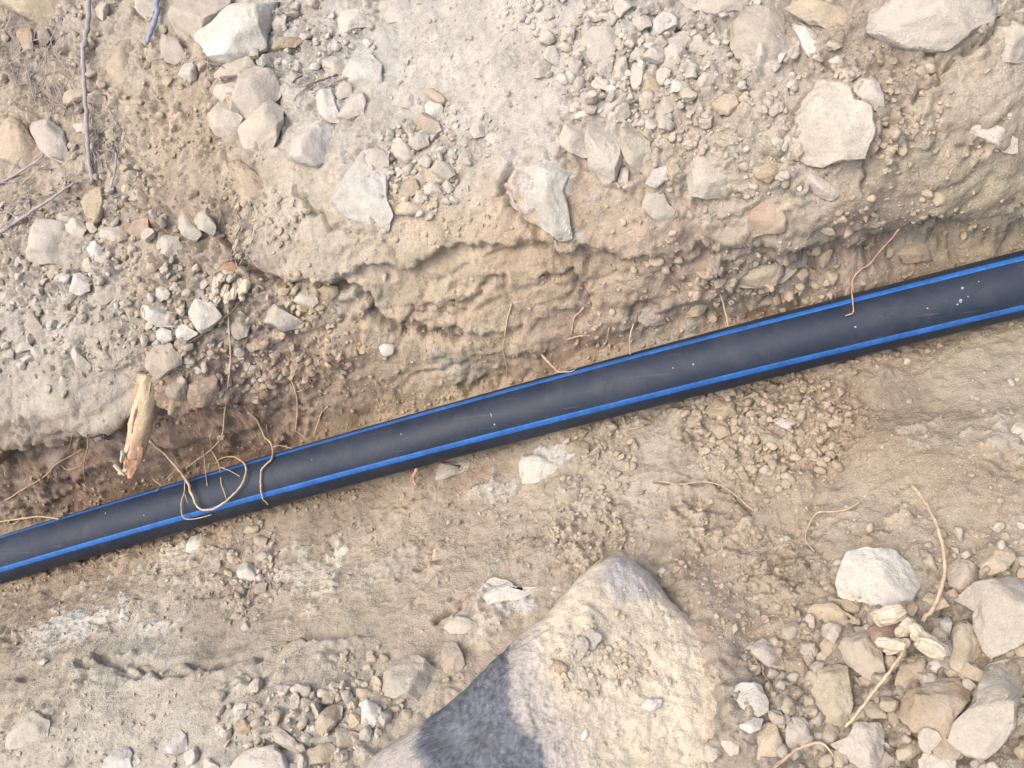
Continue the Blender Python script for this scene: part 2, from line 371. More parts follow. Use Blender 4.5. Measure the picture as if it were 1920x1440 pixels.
# soil colours, in places darkened to paint in shade, as seen in the photograph: (pixel x, y, radius, (r, g, b))
ZONES = [(920, 120, 150, (214, 203, 185)), (880, 280, 110, (209, 197, 177)), (1180, 120, 140, (206, 195, 180)), (620, 100, 120, (205, 196, 182)),
         (250, 60, 90, (196, 178, 152)), (60, 60, 70, (186, 168, 144)), (230, 200, 110, (203, 182, 150)), (330, 260, 100, (204, 176, 138)), (60, 280, 100, (204, 180, 146)),
         (100, 420, 100, (198, 177, 146)), (250, 420, 90, (194, 168, 134)), (380, 420, 70, (190, 162, 128)), (120, 560, 130, (202, 191, 173)), (330, 520, 80, (196, 174, 142)), (90, 730, 90, (214, 202, 178)), (200, 750, 60, (208, 194, 168)), (60, 800, 50, (206, 192, 166)), (190, 850, 50, (164, 118, 78)), (290, 830, 50, (168, 122, 80)), (90, 890, 60, (158, 114, 76)), (360, 840, 60, (172, 124, 80)), (420, 820, 60, (180, 132, 88)), (560, 780, 70, (190, 144, 98)), (480, 720, 50, (190, 150, 106)),
         (230, 690, 80, (202, 188, 164)), (420, 650, 100, (188, 172, 150)), (560, 480, 100, (212, 195, 166)), (470, 390, 90, (205, 182, 148)), (640, 430, 90, (214, 196, 166)),
         (560, 620, 90, (204, 170, 122)), (450, 780, 100, (182, 134, 88)), (330, 800, 90, (174, 128, 84)), (120, 860, 120, (160, 118, 80)), (40, 940, 90, (168, 138, 104)), (230, 940, 90, (146, 106, 72)),
         (640, 740, 90, (196, 160, 116)), (850, 500, 110, (220, 192, 142)), (880, 590, 120, (218, 188, 144)), (980, 480, 80, (224, 186, 128)), (780, 680, 100, (212, 180, 138)), (720, 780, 70, (182, 146, 104)),
         (1080, 540, 110, (212, 178, 138)), (1060, 640, 90, (202, 162, 126)), (1180, 480, 100, (206, 174, 136)), (1300, 380, 110, (208, 188, 160)), (1420, 540, 90, (188, 158, 124)), (1300, 560, 80, (186, 148, 114)),
         (1600, 480, 60, (176, 138, 112)), (1690, 470, 50, (168, 122, 98)), (1560, 350, 100, (202, 182, 152)), (1750, 330, 110, (208, 186, 146)), (1820, 420, 90, (196, 172, 126)), (1640, 230, 80, (186, 164, 138)),
         (1700, 120, 70, (182, 160, 136)), (1880, 200, 90, (206, 186, 156)), (1450, 300, 90, (204, 186, 160)),
         (1440, 800, 110, (186, 160, 128)), (1560, 830, 70, (182, 142, 100)), (1690, 730, 60, (160, 136, 104)), (1720, 850, 90, (192, 160, 118)), (1860, 760, 100, (190, 174, 142)), (1850, 880, 80, (188, 156, 116)),  # darker spot just below the pipe: its soft shadow painted into the soil
         (1300, 850, 90, (202, 184, 156)), (1180, 900, 90, (204, 186, 156)), (1000, 950, 110, (200, 178, 146)), (850, 900, 80, (180, 152, 120)), (760, 990, 100, (200, 176, 142)), (620, 940, 60, (166, 140, 108)),
         (560, 1000, 70, (190, 168, 136)), (330, 1050, 90, (206, 186, 152)), (180, 1080, 70, (190, 162, 124)), (60, 1130, 80, (184, 158, 122)), (380, 1200, 70, (172, 140, 104)), (450, 1110, 70, (186, 164, 134)),
         (560, 1180, 100, (200, 172, 134)), (720, 1180, 100, (196, 168, 132)), (300, 1300, 160, (206, 195, 171)), (600, 1290, 130, (205, 192, 167)), (80, 1290, 80, (194, 172, 138)), (120, 1400, 120, (206, 194, 168)), (520, 1380, 140, (200, 186, 160)),
         (1350, 1000, 110, (190, 166, 134)), (1400, 1120, 100, (196, 172, 138)), (1560, 950, 120, (192, 168, 134)), (1700, 970, 110, (198, 178, 146)), (1880, 980, 90, (200, 180, 148)), (1600, 1250, 130, (164, 144, 118)), (1750, 1350, 160, (166, 148, 124)), (1400, 1380, 120, (196, 178, 150))]  # right rubble soil darkened: shade of the gaps between stones painted in
# pale chalky patches where rock shows through the soil
CHALK = [(165, 1165, 85, 70, (228, 220, 204)), (60, 1200, 55, 45, (220, 208, 186)), (650, 1040, 24, 60, (230, 220, 200)), (600, 1060, 60, 65, (222, 210, 184)), (290, 1175, 32, 30, (220, 214, 196)),
         (900, 950, 60, 26, (208, 196, 176)), (1010, 880, 55, 40, (222, 214, 206)), (940, 1105, 70, 26, (224, 216, 204)), (880, 1150, 50, 30, (216, 200, 174)), (720, 1090, 60, 40, (206, 190, 164)),
         (880, 650, 60, 26, (208, 190, 160)), (1220, 590, 60, 30, (196, 182, 162)), (1700, 790, 40, 30, (200, 184, 154)), (1890, 800, 40, 40, (206, 192, 166)), (340, 1040, 80, 44, (218, 202, 172)), (1450, 505, 80, 24, (198, 180, 154)),
         (700, 330, 60, 60, (212, 204, 192)), (1010, 330, 60, 60, (216, 206, 190)), (1120, 950, 60, 30, (206, 190, 162))]
# cracks and undercut joints: pixel polyline, half width (px), depth (m)
CRACKS = [([(640, 530), (690, 545), (704, 585), (735, 608), (790, 620), (860, 628)], 7, .020), ([(755, 610), (780, 578), (850, 570), (900, 560)], 4, .010), ([(900, 545), (925, 525), (950, 525)], 5, .010),
          ([(1020, 515), (1060, 512), (1095, 530), (1105, 560)], 5, .012), ([(410, 440), (440, 480), (500, 525), (590, 535), (640, 535)], 7, .016), ([(560, 350), (590, 400), (640, 430), (700, 440)], 5, .008),
          ([(160, 1248), (235, 1252), (300, 1258), (360, 1262), (430, 1246), (490, 1234)], 6, .014), ([(820, 1165), (850, 1145), (870, 1132)], 5, .016), ([(1230, 905), (1330, 900), (1370, 925), (1410, 960)], 4, .008),
          ([(1480, 480), (1530, 520), (1500, 560), (1440, 585)], 6, .018), ([(1310, 590), (1370, 600), (1450, 580), (1560, 555)], 5, .014), ([(1180, 595), (1215, 575), (1245, 575)], 5, .012),
          ([(1360, 490), (1370, 520), (1330, 540)], 5, .012), ([(1750, 420), (1790, 470), (1810, 500)], 5, .014), ([(1430, 295), (1480, 300), (1540, 310)], 4, .008), ([(1310, 375), (1385, 368), (1405, 350)], 4, .010),
          ([(420, 285), (480, 340), (500, 380)], 3, .006), ([(230, 290), (280, 330), (310, 330)], 4, .008), ([(660, 840), (760, 800), (850, 770)], 6, .012), ([(860, 735), (960, 712), (1040, 700)], 5, .012),
          ([(1500, 240), (1470, 260), (1475, 300)], 4, .006), ([(1660, 230), (1640, 290), (1620, 340)], 5, .010), ([(1870, 60), (1780, 120), (1720, 190)], 5, .012), ([(700, 1000), (730, 960), (800, 930)], 3, .005),
          ([(960, 320), (950, 350), (970, 400), (1010, 425)], 5, .014), ([(1000, 430), (1050, 470), (1100, 480)], 5, .010), ([(290, 1060), (330, 1020), (400, 985)], 3, .006), ([(0, 870), (80, 850), (170, 820), (235, 800)], 6, .015)]
# hollows (+) and bulges (-): pixel centre, radii, depth
HOLLOWS = [(660, 545, 36, 14, .016), (236, 1248, 22, 10, .022), (420, 455, 40, 22, .020), (545, 900, 30, 14, .010), (1740, 105, 60, 30, .022), (1360, 500, 20, 16, .014), (1500, 500, 22, 16, .018), (1690, 480, 60, 22, .015),
           (450, 470, 25, 20, .012), (520, 815, 40, 14, .018), (1700, 730, 55, 32, .010), (380, 1220, 50, 25, .014), (150, 880, 110, 22, .020), (300, 850, 60, 22, .012), (1780, 1240, 60, 40, .015), (1620, 1270, 50, 40, .014),
           (150, 160, 40, 20, .014), (30, 60, 60, 30, .018), (80, 400, 60, 20, .014), (600, 660, 50, 25, -.014), (700, 470, 90, 30, -.012), (1010, 500, 70, 25, -.008), (860, 600, 80, 24, -.010), (560, 470, 70, 40, -.012),
           (120, 740, 110, 50, -.016), (1230, 600, 50, 26, -.010), (1420, 510, 70, 22, -.012), (1340, 575, 60, 18, -.010), (1250, 1100, 40, 30, -.020), (1310, 1160, 55, 40, -.032), (1390, 1225, 60, 45, -.036), (1455, 1300, 50, 50, -.036), (1470, 1390, 50, 60, -.034), (670, 1430, 90, 40, .030), (760, 1370, 60, 30, .015), (900, 490, 80, 30, -.008), (1460, 470, 60, 18, -.010), (640, 700, 50, 26, -.012), (990, 590, 60, 24, -.006)]

def to_world(lst):
    a = np.array([(z[0], z[1]) for z in lst], float); return march(macro, a[:, 0], a[:, 1])
print('macro ready')
ZM = macro(XX, YY)
# arc length along y so that grain is not stretched on the steep faces
dz = np.diff(ZM, axis=0); dy = np.diff(GY)[:, None]
SS = np.vstack([np.zeros((1, len(GX))), np.cumsum(np.sqrt(dz * dz + dy * dy), axis=0)]); 
_rows = np.interp(pipe_at(GX)[0], GY, np.arange(len(GY))).round().astype(int).clip(0, len(GY) - 1)
SS -= SS[_rows, np.arange(len(GX))][None]
SLOPE = np.abs(np.gradient(ZM, GY, axis=0))
NX, NY = XX, SS
core = (XX > -1.6) & (XX < 1.3) & (YY > -1.0) & (YY < 1.4)
# wobble used to keep the outlines of all the zones irregular
wx = XX + 0.020 * fbm(NX, NY, .07, 3, 31) + 0.05 * fbm(NX, NY, .25, 2, 33); wy = YY + 0.020 * fbm(NX, NY, .07, 3, 41) + 0.05 * fbm(NX, NY, .25, 2, 43)
def blend(lst, vals, default, k=0.9):
    W = to_world(lst); num = np.zeros(XX.shape + (len(np.atleast_1d(default)),)); den = np.full(XX.shape, 0.02)
    num += np.atleast_1d(default) * 0.02
    for z, w, v in zip(lst, W, vals):
        r = z[2] * MM * k; g = np.exp(-((wx - w[0]) ** 2 + (wy - w[1]) ** 2) / (2 * r * r))
        g = g * g * 3 + g; num += g[..., None] * np.atleast_1d(v); den += g
    return num / den[..., None]
RO = blend(ROUGH, [z[3] for z in ROUGH], .5)[..., 0]
CO = blend(ZONES, [alb(*z[3]) * .88 + alb(212, 200, 180) * .12 for z in ZONES], alb(205, 192, 170))
wallm = smooth(.45, .9, SLOPE) * smooth(-.01, .04, YY - pipe_at(XX)[0])

H = ZM.copy()
H += 0.010 * fbm(NX, NY, .22, 2, 1) + 0.006 * fbm(NX, NY, .075, 3, 5)
# hummocks and broken edges
H += (0.0012 + 0.0032 * RO) * (1 - .5 * wallm) * ridged(NX, NY, .05, 4, 61) + (0.0014 + .0030 * RO) * fbm(NX, NY, .016, 3, 71)
# terraced, layered look of the cut faces: broken facets along the trench
fx_ = NX + .02 * fbm(NX, NY, .06, 2, 81); fy_ = NY + .015 * fbm(NX, NY, .09, 2, 83)
d1, d2, rv = worley(fx_, fy_ * 1.5, .11, 3)
H += wallm * ((rv - .5) * .011 + .006 * smooth(0, .25, d2 - d1) - .004)
d1b, d2b, rvb = worley(fx_, fy_ * 1.6, .034, 13)
H += (wallm * .6 + RO * .4) * ((rvb - .5) * .0035 + .002 * smooth(0, .5, d2b - d1b))
# loose clods pressed into the soil
gate = smooth(.30, .75, RO + .45 * fbm(NX, NY, .09, 2, 91))
for sc, amp, sd_ in ((.046, .0120, 20), (.027, .0100, 21), (.016, .0066, 22), (.0095, .0038, 23)):
    d1, d2, rv = worley(NX + .35 * sc * fbm(NX, NY, sc * .8, 2, sd_), NY + .35 * sc * fbm(NX, NY, sc * .8, 2, sd_ + 50), sc, sd_)
    plate = smooth(.02, .30, d2 - d1) * (rv > .30) * (0.25 + rv) * (1 - .35 * d1)
    H += (gate * .96 + .04) * amp * (plate - .4)
    CO *= (1 + (gate * (plate > .15) * (rv - .55) * .30)[..., None])
# fine crumbs everywhere, weaker on the dusty parts
d1, d2, rv = worley(NX, NY, .0075, 29)
H += (.35 + RO) * .0026 * np.clip(1 - d1 / .6, 0, 1) * (rv > .5)
# damp / dry mottling
CO *= (1 + .10 * fbm(NX, NY, .05, 4, 101))[..., None]
wet = smooth(.35, .9, fbm(NX, NY, .11, 4, 105))[..., None]
CO = CO * (1 - wet * np.array([.05, .08, .11]))

CW = to_world(CHALK)
pits = .005 + .004 * fbm(NX, NY, .010, 2, 115)
for z, w in zip(CHALK, CW):
    rx, ry = z[2] * MM, z[3] * MM
    q = ((wx - w[0]) / rx) ** 2 + ((wy - w[1]) / ry) ** 2
    near = q < 6
    m = np.zeros(XX.shape); xx_, yy_ = NX[near], NY[near]
    m[near] = smooth(.40, .62, np.exp(-q[near] * .8) + .50 * fbm(xx_, yy_, .030, 5, 111, .62))
    CO = CO * (1 - m[..., None] * .9) + m[..., None] * .9 * alb(*z[4])
    H += m * pits
for (pl, hw, dep) in CRACKS:
    pts = np.array(pl, float)
    dense = np.concatenate([np.linspace(pts[i], pts[i + 1], 14)[:-1] for i in range(len(pts) - 1)] + [pts[-1:]])
    W = march(macro, dense[:, 0], dense[:, 1])[:, :2]
    b = (XX > W[:, 0].min() - .05) & (XX < W[:, 0].max() + .05) & (YY > W[:, 1].min() - .05) & (YY < W[:, 1].max() + .05)
    r_, c_ = np.where(b); r0, r1, c0, c1 = r_.min(), r_.max() + 1, c_.min(), c_.max() + 1
    px_ = XX[r0:r1, c0:c1] + .010 * fbm(NX[r0:r1, c0:c1], NY[r0:r1, c0:c1], .03, 3, 121); py_ = YY[r0:r1, c0:c1] + .010 * fbm(NX[r0:r1, c0:c1], NY[r0:r1, c0:c1], .03, 3, 131)
    dm = np.full(px_.shape, 9.0)
    for i in range(len(W) - 1):
        a = W[i]; d = W[i + 1] - a; L = max(d @ d, 1e-9)
        t = np.clip(((px_ - a[0]) * d[0] + (py_ - a[1]) * d[1]) / L, 0, 1)
        dm = np.minimum(dm, np.hypot(px_ - a[0] - t * d[0], py_ - a[1] - t * d[1]))
    w_ = hw * MM
    H[r0:r1, c0:c1] -= 1.6 * dep * np.exp(-(dm / (.8 * w_)) ** 2) - dep * .35 * np.exp(-((dm - 3.0 * w_) / (1.6 * w_)) ** 2)
# crusted lips of the bank and the edge of the dusty ledge: (pixel polyline, height of the step, depth of the undercut, side)
LIPS = [([(-300, 885), (0, 850), (110, 836), (230, 803), (300, 770), (360, 762), (420, 745), (480, 735)], .016, .020, 1),
        ([(425, 445), (470, 505), (520, 530), (600, 540), (650, 525), (700, 500), (780, 478), (860, 455), (940, 440), (1000, 455), (1060, 480), (1120, 478), (1200, 465), (1290, 470), (1380, 462), (1480, 475), (1560, 480), (1640, 465), (1720, 440), (1800, 440), (2000, 425)], .013, .014, 1),
        ([(600, 600), (690, 592), (740, 612), (800, 622), (880, 626), (960, 600), (1060, 590), (1130, 570)], .006, .008, 1),
        ([(-300, 1330), (0, 1288), (160, 1255), (240, 1252), (330, 1262), (430, 1248), (490, 1232), (600, 1212), (700, 1190)], .012, .012, -1)]
jag = .016 * fbm(NX, NY * .2, .09, 4, 151) + .005 * fbm(NX, NY, .02, 2, 155)
uneven = .55 + .6 * smooth(-.5, .5, fbm(NX, NY * .1, .12, 2, 161))
for pl, st_, dig, side_ in LIPS:
    pts = np.array(pl, float); dn = np.concatenate([np.linspace(pts[i], pts[i + 1], 10)[:-1] for i in range(len(pts) - 1)] + [pts[-1:]])
    W = march(macro, dn[:, 0], dn[:, 1]); o_ = np.argsort(W[:, 0]); xl, yl = W[o_, 0], W[o_, 1]
    d = (YY + jag - np.interp(XX, xl, yl)) * side_
    fade = smooth(xl[0] - .005, xl[0] + .06, XX) * (1 - smooth(xl[-1] - .06, xl[-1] + .005, XX)) * uneven
    H += fade * (1.7 * st_ * smooth(-.0025, .0025, d) * np.exp(-np.clip(d, 0, 1) / .10) - 1.0 * dig * np.exp(-((d + .008) / .008) ** 2) * (d < .004))
HW = to_world(HOLLOWS)
for z, w in zip(HOLLOWS, HW):
    q = ((wx - w[0]) / (z[2] * MM)) ** 2 + ((wy - w[1]) / (z[3] * MM)) ** 2
    H -= z[4] * np.exp(-q)
# keep the soil out of the pipe: bedding under and beside it
yp, zp = pipe_at(XX)
# the shaded recess at the foot of the bank, deeper towards the right
H -= (.012 + .026 * smooth(-.3, .35, XX)) * np.exp(-(((YY - yp) - .068 - .012 * fbm(NX, NY * .2, .10, 2, 171)) / .022) ** 2) * core
dperp = np.abs(YY - yp) * .97
lim = np.where(dperp < PIPE_R * 1.02, zp - np.sqrt(np.clip(PIPE_R ** 2 - dperp ** 2, 0, None)) - .002, 9)
H = np.minimum(H, lim)
H[~core] = ZM[~core] + .01 * fbm(XX, YY, .3, 4, 201)[~core] + .12 * np.clip(np.hypot(XX, YY) - 3, 0, 1)[~core] * fbm(XX, YY, 3.0, 3, 205)[~core] + .003 * fbm(XX, YY, .05, 3, 207)[~core]
_g = CO.mean(-1, keepdims=True); CO = np.clip((_g + (CO - _g) * .64) * np.array([1.0, 1.01, .99]), .02, .85)
ny_, nx_ = XX.shape
idx = np.arange(ny_ * nx_).reshape(ny_, nx_)
quads = np.stack([idx[:-1, :-1], idx[:-1, 1:], idx[1:, 1:], idx[1:, :-1]], -1).reshape(-1, 4)
# relief stands out square to the slope, so that crusts on the steep faces overhang a little
gY, gX = np.gradient(gauss1(gauss1(ZM, 7, 0), 7, 1), GY, GX)
inv = 1 / np.sqrt(1 + gX ** 2 + gY ** 2); rel = (H - ZM) * (1 - .34 * smooth(.3, .8, np.hypot(gX, gY)))
nearpipe = 1 - smooth(PIPE_R * 1.1, PIPE_R * 1.1 + .03, dperp)         # bedding stays vertical beside the pipe
kk = smooth(.25, .6, np.hypot(gX, gY)) * (1 - nearpipe) * core
GP = np.stack([XX - gX * inv * rel * kk, YY - gY * inv * rel * kk, ZM + rel * (1 - kk + kk * inv)], -1)
# never into the pipe
yq, zq = pipe_at(GP[..., 0]); dq_ = np.hypot((GP[..., 1] - yq) * .97, GP[..., 2] - zq)
push = (dq_ < PIPE_R + .001) & (GP[..., 2] > zq - PIPE_R)
GP[..., 2] = np.where(push, np.minimum(GP[..., 2], zq - np.sqrt(np.clip((PIPE_R + .001) ** 2 - ((GP[..., 1] - yq) * .97) ** 2, 0, None))), GP[..., 2])
gme = mesh_from('ground', GP.reshape(-1, 3), quads)
set_col(gme, CO.reshape(-1, 3))
ground = link('ground', gme, M_SOIL); ground['kind'] = 'structure'
ground['label'] = 'dry stony soil with a narrow trench dug through it'
print('ground', len(XX.ravel()), 'verts')

bpy.context.view_layer.update()
def ghit(px, py):
    """where the sight lines through photograph pixels meet the finished soil mesh"""
    px = np.atleast_1d(np.asarray(px, float)); py = np.atleast_1d(np.asarray(py, float)); d = ray_dir(px, py); out = np.zeros((len(px), 3)); o_ = Vector(CPOS)
    for i in range(len(px)):
        ok, p, _, _ = ground.ray_cast(o_, Vector(d[i]).normalized())
        out[i] = p if ok else on_z(px[i], py[i], -.1)
    return out
def gh(x, y): return bil(H, GX, GY, x, y)
def gcol(x, y): return np.stack([bil(CO[..., k], GX, GY, x, y) for k in range(3)], -1)
# ---- rays onto the pipe and the soil
_ps = np.linspace(PX0 - .3, PX1 + .3, 1200); _py, _pz = pipe_at(_ps); PIPE_PTS = np.stack([_ps, _py, _pz], -1)
def pipe_hit(px, py, extra=0.0):
    d = ray_dir(float(px), float(py)); d = d / np.linalg.norm(d)
    v = PIPE_PTS - CPOS; t = v @ d; dist = np.linalg.norm(v - t[:, None] * d, axis=1)
    # nearest centre line sample, refined to the true axis distance
    k = int(np.argmin(dist)); r = PIPE_R + extra
    if dist[k] >= r: return None
    a = PIPE_PTS[min(k + 1, len(PIPE_PTS) - 1)] - PIPE_PTS[max(k - 1, 0)]; a /= np.linalg.norm(a)
    o = CPOS - PIPE_PTS[k]; dp = d - (d @ a) * a; op = o - (o @ a) * a
    A = dp @ dp; B = 2 * dp @ op; Cc = op @ op - r * r; disc = B * B - 4 * A * Cc
    if disc <= 0: return None
    return CPOS + d * ((-B - math.sqrt(disc)) / (2 * A))
def at(px, py, lift=0.0):
    """first point that the sight line through a photograph pixel meets: the pipe or the soil, raised by lift"""
    h = pipe_hit(px, py, lift)
    if h is not None: return h
    q = ghit([px], [py])[0]
    return q + np.array([0, 0, lift]) * .7 - ray_dir(float(px), float(py)) * lift * .5

# ------------------------------------------------------------------ water pipe with four blue stripes
def sweep_frames(xs):
    y, z = pipe_at(xs); p = np.stack([xs, y, z], -1); t = np.gradient(p, axis=0); t /= np.linalg.norm(t, axis=1)[:, None]
    return p, t
def build_pipe():
    xs = np.concatenate([np.linspace(-6, PX0 - .2, 24)[:-1], np.linspace(PX0 - .2, PX1 + .2, 170), np.linspace(PX1 + .2, 6, 24)[1:]])
    p, t = sweep_frames(xs)
    up = np.array([0, 0, 1.0]); side = np.cross(t, up); side /= np.linalg.norm(side, axis=1)[:, None]; nn = np.cross(side, t)
    N = 72; a = np.linspace(0, 2 * math.pi, N, endpoint=False)
    oval = 1 + .006 * np.sin(xs * 3.1)
    ring = p[:, None] + PIPE_R * oval[:, None, None] * (np.cos(a)[None, :, None] * nn[:, None] + np.sin(a)[None, :, None] * side[:, None])
    n = len(xs); i = np.arange(n - 1)[:, None] * N; j = np.arange(N)[None]; j2 = (j + 1) % N
    f = np.stack([i + j, i + N + j, i + N + j2, i + j2], -1).reshape(-1, 4)
    base = np.array([0, *[float(c) for c in pipe_at(0.0)]])
    body = link('water_pipe', mesh_from('water_pipe', ring.reshape(-1, 3) - base, f), M_PIPE, loc=base)
    tag(body, 'black plastic water pipe with blue stripes lying along the trench', 'pipe')
    # stripe angle measured from the sight line, read off the photograph at three places along the pipe
    view = CPOS - p; view -= (view * t).sum(1)[:, None] * t; view /= np.linalg.norm(view, axis=1)[:, None]
    vang = np.arctan2((view * side).sum(1), (view * nn).sum(1))
    key = np.interp(xs, [PIPE_IN[0, 0], PIPE_IN[4, 0], PIPE_IN[-1, 0]], np.radians([24, 32, 45]))
    inside = (xs > PX0) & (xs < PX1); pf = np.polyfit(xs[inside], (vang + key)[inside], 2)
    low = np.polyval(pf, np.clip(xs, PX0, PX1))
    for k in range(4):
        hw = math.radians(8.0); mids = low - k * math.radians(93 if k == 1 else 90)
        a_ = mids[:, None] + np.linspace(-hw, hw, 7)[None]; rr = PIPE_R * oval[:, None] + np.array([-.0006, .0003, .0004, .0004, .0004, .0003, -.0006])[None]
        v = p[:, None] + rr[..., None] * (np.cos(a_)[..., None] * nn[:, None] + np.sin(a_)[..., None] * side[:, None])
        i = np.arange(n - 1)[:, None] * 7; j = np.arange(6)[None]
        f = np.stack([i + j, i + 7 + j, i + 8 + j, i + 1 + j], -1).reshape(-1, 4)
        link('stripe', mesh_from('stripe', v.reshape(-1, 3) - base, f), M_STRIPE, body)
    return body, base
pipe, pipe_base = build_pipe()

# ------------------------------------------------------------------ icosphere templates
def icosphere(sub):
    t = (1 + 5 ** .5) / 2
    v = [(-1, t, 0), (1, t, 0), (-1, -t, 0), (1, -t, 0), (0, -1, t), (0, 1, t), (0, -1, -t), (0, 1, -t), (t, 0, -1), (t, 0, 1), (-t, 0, -1), (-t, 0, 1)]
    f = [(0, 11, 5), (0, 5, 1), (0, 1, 7), (0, 7, 10), (0, 10, 11), (1, 5, 9), (5, 11, 4), (11, 10, 2), (10, 7, 6), (7, 1, 8), (3, 9, 4), (3, 4, 2), (3, 2, 6), (3, 6, 8), (3, 8, 9), (4, 9, 5), (2, 4, 11), (6, 2, 10), (8, 6, 7), (9, 8, 1)]
    v = [np.array(p, float) / np.linalg.norm(p) for p in v]
    for _ in range(sub):
        cache = {}; nf = []
        def mid(a, b):
            k = (a, b) if a < b else (b, a)
            if k not in cache:
                m = v[a] + v[b]; v.append(m / np.linalg.norm(m)); cache[k] = len(v) - 1
            return cache[k]
        for a, b, c in f:
            ab, bc, ca = mid(a, b), mid(b, c), mid(c, a); nf += [(a, ab, ca), (b, bc, ab), (c, ca, bc), (ab, bc, ca)]
        f = nf
    return np.array(v), np.array(f)
ICO = {k: icosphere(k) for k in range(6)}

# scuffs on the pipe
for (sx_, sy_, r_, el) in [(921, 778, 3, 4.0), (927, 796, 5, 1.0), (752, 814, 4, 1), (1300, 683, 5, 1), (1372, 703, 4, 1.6), (1604, 613, 5, 1), (1805, 540, 6, 1), (1801, 564, 7, 1.2), (1795, 571, 4, 1), (1739, 578, 4, 1),
                      (1815, 556, 3, 1), (585, 862, 3, 1), (270, 966, 3, 1.8), (198, 962, 3, 2.2), (1835, 528, 3, 1), (1262, 690, 3, 1.6), (430, 935, 3, 1)]:
    h = pipe_hit(sx_, sy_)
    if h is None: continue
    v, f = ICO[1]; yq, zq = pipe_at(h[0]); nrm = h - np.array([h[0], yq, zq]); nrm /= np.linalg.norm(nrm)
    ax = np.cross(nrm, [1, .2, 0]); ax /= np.linalg.norm(ax); bx_ = np.cross(nrm, ax); s = r_ * MM * .42
    vv = v * (1 + .5 * (RNG.random((len(v), 1)) - .5))
    P = vv[:, :1] * ax * s * el + vv[:, 1:2] * bx_ * s + vv[:, 2:] * nrm * .0006
    link('scuff_mark', mesh_from('scuff_mark', P + h - pipe_base, f), M_SCUFF, pipe)

# ------------------------------------------------------------------ stones traced from the photograph
STC = {'W': (238, 233, 224), 'P': (217, 208, 193), 'G': (198, 188, 172), 'T': (206, 184, 150), 'B': (180, 154, 124), 'R': (190, 150, 120),
       'S': (218, 214, 207), 'O': (188, 172, 138), 'C': (204, 182, 146), 'K': (184, 168, 148), 'N': (164, 146, 126)}
POLYS = []
def star_radius(poly, ang):
    """distance from the origin to the outline (x, y pairs) along each angle"""
    out = np.zeros(len(ang)); dx, dy = np.cos(ang), np.sin(ang)
    for i in range(len(poly)):
        a = poly[i]; b = poly[(i + 1) % len(poly)]; e = b - a
        den = dx * e[1] - dy * e[0]; den = np.where(np.abs(den) < 1e-12, 1e-12, den)
        t = (a[0] * e[1] - a[1] * e[0]) / den; s = (a[0] * dy - a[1] * dx) / den
        out = np.where((t > 0) & (s >= -1e-6) & (s <= 1 + 1e-6), np.maximum(out, t), out)
    bad = out <= 0
    if bad.any(): out[bad] = np.mean(out[~bad]) if (~bad).any() else .01
    return out
def noise3(p, sc, seed):
    q = p / sc
    return (perlin(q[:, 0] + .37 * q[:, 2], q[:, 1] - .61 * q[:, 2], seed) + perlin(q[:, 1] + 5.2, q[:, 2] + .31 * q[:, 0], seed + 1) + perlin(q[:, 2] - 3.3, q[:, 0] + .2 * q[:, 1], seed + 2)) / 1.9
def stone_shape(poly2, hgt, sub, seed, facets=5, rough=.05, p=2.5, low=.6):
    """closed stone: outline poly2 (local metres), flattened dome with broken facets above, rounder below"""
    rg = np.random.default_rng(seed)
    d, f = ICO[sub]; th = np.arctan2(d[:, 1], d[:, 0]); rho = np.hypot(d[:, 0], d[:, 1])
    R = star_radius(poly2, th); e = 2 / p
    rr = R * rho ** e; z = np.abs(d[:, 2]) ** e * np.sign(d[:, 2]) * hgt
    z = np.where(z < 0, z * low, z)
    v = np.stack([rr * np.cos(th), rr * np.sin(th), z], -1)
    size = float(np.mean(R))
    for k in range(facets):
        a = rg.random() * 2 * math.pi; tilt = rg.uniform(.20, 1.05)
        n = np.array([math.cos(a) * math.sin(tilt), math.sin(a) * math.sin(tilt), math.cos(tilt)])
        s = v @ n; dmax = s.max() * rg.uniform(.52, .88)
        over = s > dmax
        v[over, 2] -= (s[over] - dmax) / n[2]
    v[:, 2] = np.maximum(v[:, 2], -hgt * low)
    nrm = d
    amp = rough * size
    v = v + nrm * (noise3(v, size * .7, seed % 97) * amp + noise3(v, size * .25, seed % 89 + 7) * amp * .5 + noise3(v, size * .1, seed % 83 + 3) * amp * .30)[:, None]
    return v, f
